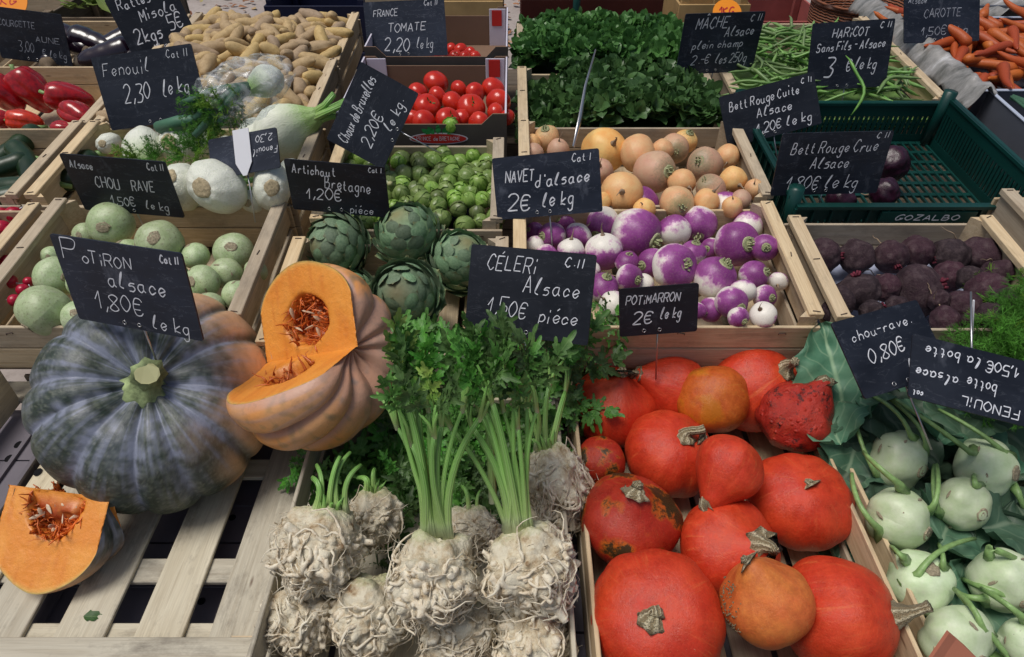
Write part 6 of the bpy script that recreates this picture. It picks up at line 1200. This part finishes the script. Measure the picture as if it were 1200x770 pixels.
for i in range(n + 1):
    s_ = i / n; rr = .050 * (math.sin(PI * min(1, .06 + s_ * .78)) ** .55) * (1 + .25 * s_)
    for j in range(m):
        a = 2 * PI * j / m; c0 = p0 - ax * .045 + ax * .19 * s_; fl_ = 1 + .10 * math.sin(a * 7 + s_ * 6) * (.3 + s_) + .16 * noise3((math.cos(a), math.sin(a), s_ * 2), 3, 2) + .07 * noise3((math.cos(a), math.sin(a), s_ * 3), 9, 5); b.v.append(c0 + (X_ * math.cos(a) + Y_ * math.sin(a) * .8) * rr * fl_); b.uv.append((j / m, s_))
for i in range(n):
    for j in range(m): b.f.append((i * m + j, i * m + (j + 1) % m, (i + 1) * m + (j + 1) % m, (i + 1) * m + j))
obj('plastic_bag', b.mesh('plastic_bag', M['film']), fb_)
b = MB(); b.tube([att(187, 150, 1.42), att(212, 144, 1.40), att(245, 140, 1.40)], [.016, .018, .012], 10, True, .8); tag(obj('leek_leaf', b.mesh('leek_leaf', M['leek'])), 'short dark green leek piece beside the fenouil sign', 'leek')
# feathery fennel bunch at right edge
fb2 = thing('fennel_bunch', 'bunch of feathery dark green fennel tops at the right edge', 'fennel'); BF = [frond_mesh(30 + i, 26, .10, 'frond', .0010) for i in range(3)] + [frond_mesh(40, 20, .09, 'frondy', .0010)]; rg = random.Random(3)
for k in range(34):
    u, v = rg.uniform(1168, 1240), rg.uniform(365, 450); p = at(u, v, rg.uniform(.70, .76)); obj('frond', BF[3 if v < 385 and k % 2 else k % 3], fb2, xf(p, cdir(rg.uniform(-1, .3), rg.uniform(-.6, .9), .6), rg.uniform(.6, .95), rg.uniform(0, 6)))
# radishes
RD = lathe(sphprof(14, 1, .95), 20, 2, .04).mesh('radish', M['radish']); RT_ = MB(); RT_.tube([(0, 0, -.85), (.1, 0, -1.3), (.3, .1, -1.9)], [.14, .05, .02], 5); RT_ = RT_.mesh('root', M['white']); rg = random.Random(4)
its = [dict(u=a, v=b_, r=c, h=.70) for a, b_, c in ((3, 252, 10), (17, 252, 11), (3, 268, 11), (16, 273, 11), (30, 258, 10), (5, 290, 11), (-10, 262, 11), (-8, 285, 11), (20, 290, 8), (28, 248, 7), (28, 274, 9), (8, 308, 10), (27, 340, 8), (17, 352, 8), (-5, 305, 10), (33, 330, 6), (12, 330, 9))]; settle(its); rowlabels(its, 4, 'bright red radish, {} in the {} row at the left edge')
for i, o in enumerate(its): t = obj('radish', RD, None, xf(o['p'], cdir(rg.uniform(-1, 1), rg.uniform(-1, 1), rg.uniform(-.5, 1)), o['s'] * 1.05)); tag(t, o['label'], 'radish', 'radishes at the left edge'); obj('root', RT_, t)
# cucumbers
def capsule(L, r_, bend, mat, name, seed=0, lob=0): 
    b = MB(); pts = []; rd = []
    for k in range(21): q = k / 20; pts.append(Vector(((q - .5) * L, bend * (4 * (q - .5) ** 2), 0))); e = min(q, 1 - q) * L / r_; rd.append(r_ * (math.sqrt(max(.02, 1 - (1 - min(1, e)) ** 2))) * (1 + lob * (q - .5)) * (1 + .02 * math.sin(q * 30 + seed)))
    b.tube(pts, rd, 18); return b.mesh(name, M[mat])
CU = capsule(.20, .024, .015, 'cucumber', 'cucumber'); CAPM = MB(); CAPM.tube([(0, 0, 0), (.01, 0, .02)], [.008, .006], 6); CAPM = CAPM.mesh('stalk_end', M['petiole'])
for i, (u, v, a, el_, lab) in enumerate(((12, 180, 1.2, .2, 'cucumber lying end on at the far left'), (34, 196, 2.2, .2, 'short looking cucumber at the crate back'), (40, 218, .1, .1, 'long cucumber lying flat at the crate front'), (72, 212, 1.0, .2, 'cucumber nearest to the crate rail at right'), (10, 232, .3, .1, 'cucumber low at left above the radishes'), (-20, 205, .5, .1, 'cucumber cut off by the left edge of the photo'))):
    t = obj('cucumber', CU, None, Matrix.Translation(at(u, v, .70)) @ Matrix.Rotation(a, 4, 'Z') @ Matrix.Rotation(-el_, 4, 'Y')); tag(t, lab, 'cucumber', 'cucumbers at the left'); obj('stalk_end', CAPM, t, Matrix.Translation((.098, .013, 0)) @ Matrix.Rotation(PI / 2, 4, 'Y'))
# peppers
def pepper(seed, mat):
    def ex(p, a): return p * (1 + .05 * noise3(p, 2, seed))
    return lathe([(r * (1.0 + .22 * z) , z * 1.35 - .22 * math.exp(-(r / .3) ** 2) * (z > 0)) for r, z in sphprof(24, 1, 1, .75)], 40, seed, .08, 1.1, 4, .16, ex).mesh('pepper', M[mat])
PS = MB(); PS.tube([(0, 0, -.05), (.05, 0, .3), (.18, 0, .55)], [.16, .11, .13], 8); PS = PS.mesh('stem', M['petiole'])
for i, (u, v, r_, du, dv, dz, mat, lab) in enumerate(((39, 106, 24, -.4, .5, .3, 'pepper', 'large red pepper at the crate back beside the tomato coloured ones'), (4, 110, 22, -.6, .5, .3, 'pepper', 'red pepper cut by the left edge of the photo'), (82, 116, 22, -.85, .1, .45, 'pepper', 'red pepper with its green stem facing left'), (30, 142, 17, -.9, .1, .1, 'pepperor', 'orange red pepper lying at the front left'), (92, 135, 20, -.8, .4, -.2, 'pepper', 'red pepper lying in front of the stemmed one'), (75, 151, 12, -1, 0, 0, 'pepper', 'red pepper low at the crate front'), (-8, 140, 18, -1, 0, 0, 'pepper', 'red pepper at the far left front'))):
    p = at(u, v, .67); s = r_ * (p - CAM).dot(FW) / 800 * .88; t = obj('pepper', pepper(i, mat), None, xf(p, cdir(du, dv, dz), (s * .9, s * .9, s), i)); tag(t, lab, 'pepper', 'red peppers in the crate'); obj('stem', PS, t, Matrix.Translation((0, 0, 1.0)))
# aubergines
AU = capsule(.17, .036, .008, 'aubergine', 'aubergine', 0, .5)
AC = lathe([(1.05, -.25), (1, 0), (.7, .35), (.25, .6), (.2, 1.0), (.001, 1.02)], 14, 2, .1, 3).mesh('calyx', M['woodd'])
for i, (u, v, a, lab) in enumerate(((88, 50, 2.6, 'aubergine at left beside the faded jaune sign'), (112, 52, 2.8, 'aubergine with brown calyx in the crate middle'), (140, 50, .7, 'shiny black aubergine behind the fenouil sign'), (165, 62, 1.6, 'aubergine low behind the misola sign'), (60, 60, 2.0, 'aubergine hidden behind the faded jaune sign'), (125, 66, .2, 'aubergine low at the crate front'))):
    t = obj('aubergine', AU, None, Matrix.Translation(at(u, v, .66)) @ Matrix.Rotation(a, 4, 'Z') @ Matrix.Rotation(-.2, 4, 'Y')); tag(t, lab, 'aubergine', 'aubergines at the top left'); obj('calyx', AC, t, Matrix.Translation((-.08, .008, 0)) @ Matrix.Rotation(-PI / 2, 4, 'Y') @ Matrix.Diagonal((.022, .022, .028, 1)))

# ------------------------------------------------------------------ behind the stall
def slatbox(name, label, cat, x0, x1, y0, y1, z0, z1, m, rows=4, group=None):
    c = thing(name, label, cat, Matrix.Translation(((x0 + x1) / 2, (y0 + y1) / 2, z0)), group); W, D, H_ = x1 - x0, y1 - y0, z1 - z0; hh = H_ / rows
    for r_ in range(rows):
        zc = hh * (r_ + .5)
        for s_ in (-1, 1):
            board('board', W, .008, hh * .82, M[m], c, (0, s_ * D / 2, zc), 'x'); board('board', D - .02, .008, hh * .82, M[m], c, (s_ * (W / 2 - .004), 0, zc), 'y')
    for sx in (-1, 1):
        for sy in (-1, 1): board('corner_post', H_ + .01, .025, .025, M[m], c, (sx * (W / 2 - .022), sy * (D / 2 - .018), H_ / 2), 'z')
    board('base', W - .03, D - .03, .01, M[m], c, (0, 0, .01), 'x'); return c
rc = slatbox('plastic_crate', 'dark red plastic crate standing behind the lambs lettuce', 'crate', .03, .50, 2.42, 2.82, .55, 1.02, 'redcrate', 3)
b = MB(); write(b, 'II III', -.05, .08, 0, .03, .003, 0, 0, 0, random.Random(1), 0); obj('handle_slots', b.mesh('handle_slots', M['cartonwhite'], False), rc, Matrix.Translation((.06, -.2055, .32)) @ Matrix.Rotation(PI / 2, 4, 'X'))
slatbox('cardboard_box', 'tan cardboard box standing right of the dark red crate', 'box', .56, .80, 2.45, 2.8, .6, 1.0, 'tanbox', 2)
slatbox('cardboard_box', 'bright tan box behind the tomato cartons', 'box', -.28, -.03, 2.45, 2.8, .62, 1.01, 'tanbox', 2); slatbox('wooden_crate', 'warm coloured crate behind the tomate sign', 'crate', -.52, -.30, 2.6, 2.9, .55, 1.0, 'wood', 3)
slatbox('red_box', 'faded red box behind the green beans', 'box', .90, 1.22, 2.75, 3.1, .5, .86, 'pinkbox', 2)
slatbox('blue_bin', 'dark navy bin behind the right end of the potatoes', 'bin', -1.02, -.60, 3.0, 3.4, .1, .85, 'navy', 4)
slatbox('wooden_crate', 'open wooden crate behind the aubergines', 'crate', -2.0, -1.62, 2.45, 2.75, .6, .93, 'wood', 4); slatbox('wooden_crate', 'weathered crate behind the misola sign, right of the open one', 'crate', -1.58, -1.22, 2.42, 2.75, .6, .96, 'woodd', 3)
b = MB()
for k in range(60): q0 = random.Random(k); leaflet(b, Vector((q0.uniform(-1.5, -1.28), q0.uniform(2.45, 2.7), q0.uniform(.94, .99))), Vector((q0.uniform(-1, 1), q0.uniform(-1, 1), .5)), Vector((0, 0, 1)), .08, .3, 2, .2, .3, q0, 6)
tag(obj('lettuce', b.mesh('lettuce', M['celyoung'])), 'loose green salad leaves in the weathered crate at the back', 'lettuce')
bk = lathe([(.8, 0), (.9, .1), (1.0, .6), (1.05, 1), (.98, 1.02), (.93, .6), (.8, .1), (.001, .05)], 40, 1, .01).mesh('wicker_basket', M['wicker']); t = thing('wicker_basket', 'red brown wicker basket behind the haricot sign', 'basket', Matrix.Translation((1.30, 2.72, .50))); obj('bowl', bk, t, Matrix.Diagonal((.17, .17, .42, 1)))
b = MB(); b.tube([(.1785 * math.cos(k / 24 * 6.283), .1785 * math.sin(k / 24 * 6.283), .425) for k in range(25)], .009, 6, False); obj('rim', b.mesh('rim', M['wicker']), t)
b = MB(); b.tube([(1.08, 2.75, 0), (1.28, 3.3, 1.1)], [.02, .02], 8); tag(obj('leaning_pole', b.mesh('leaning_pole', M['steel'])), 'dark pole leaning beside the wicker basket at the back', 'pole')
b = MB(); b.tube([(.20, 2.35, .6), (.215, 2.37, 1.3)], [.012, .012], 8); tag(obj('green_pole', b.mesh('green_pole', M['gplastic'])), 'dark green pole in front of the dark red crate', 'pole')
for i, (x, y) in enumerate(((.80, 2.36), (.86, 2.42))): tag(obj('white_card', cboxmesh(.07, .003, .06, M['white']), None, Matrix.Translation((x, y, 1.05)) @ Matrix.Rotation(-.3, 4, 'X')), ('small white card left of the mâche tag', 'small white card just behind the mâche tag')[i], 'card')
slatbox('produce_bin', 'box of bagged produce behind the carrots', 'box', 1.45, 2.1, 2.35, 2.7, .7, 1.02, 'bluegrey', 2)
b = MB()
for j in range(15):
    for i in range(25): x = 1.4 + .7 * i / 24; y = 2.25 + .4 * j / 14; b.v.append(Vector((x, y, 1.0 + .06 * noise3((x, y, 0), 8) + .05 * noise3((x, y, 2), 17)))); b.uv.append((i, j))
for j in range(14):
    for i in range(24): a = j * 25 + i; b.f.append((a, a + 1, a + 26, a + 25))
tag(obj('plastic_bag', b.mesh('plastic_bag', M['greyfilm'])), 'crumpled grey plastic bags behind the carrots at top right', 'plastic bag')
b = MB(); b.v = [Vector(p) for p in ((0, 0, 0), (.07, 0, 0), (.05, .01, .02), (.022, .0, .045))]; b.v += [p + Vector((0, .004, .001)) for p in b.v]; b.f = [(0, 1, 2, 3), (7, 6, 5, 4), (0, 4, 5, 1), (1, 5, 6, 2), (2, 6, 7, 3), (3, 7, 4, 0)]
tag(obj('card_scrap', b.mesh('card_scrap', M['terra'], False), None, Matrix.Translation(att(1082, 786, .73)) @ Matrix.Rotation(-.5, 4, 'X')), 'terracotta coloured card corner in front of the kohlrabi', 'card')
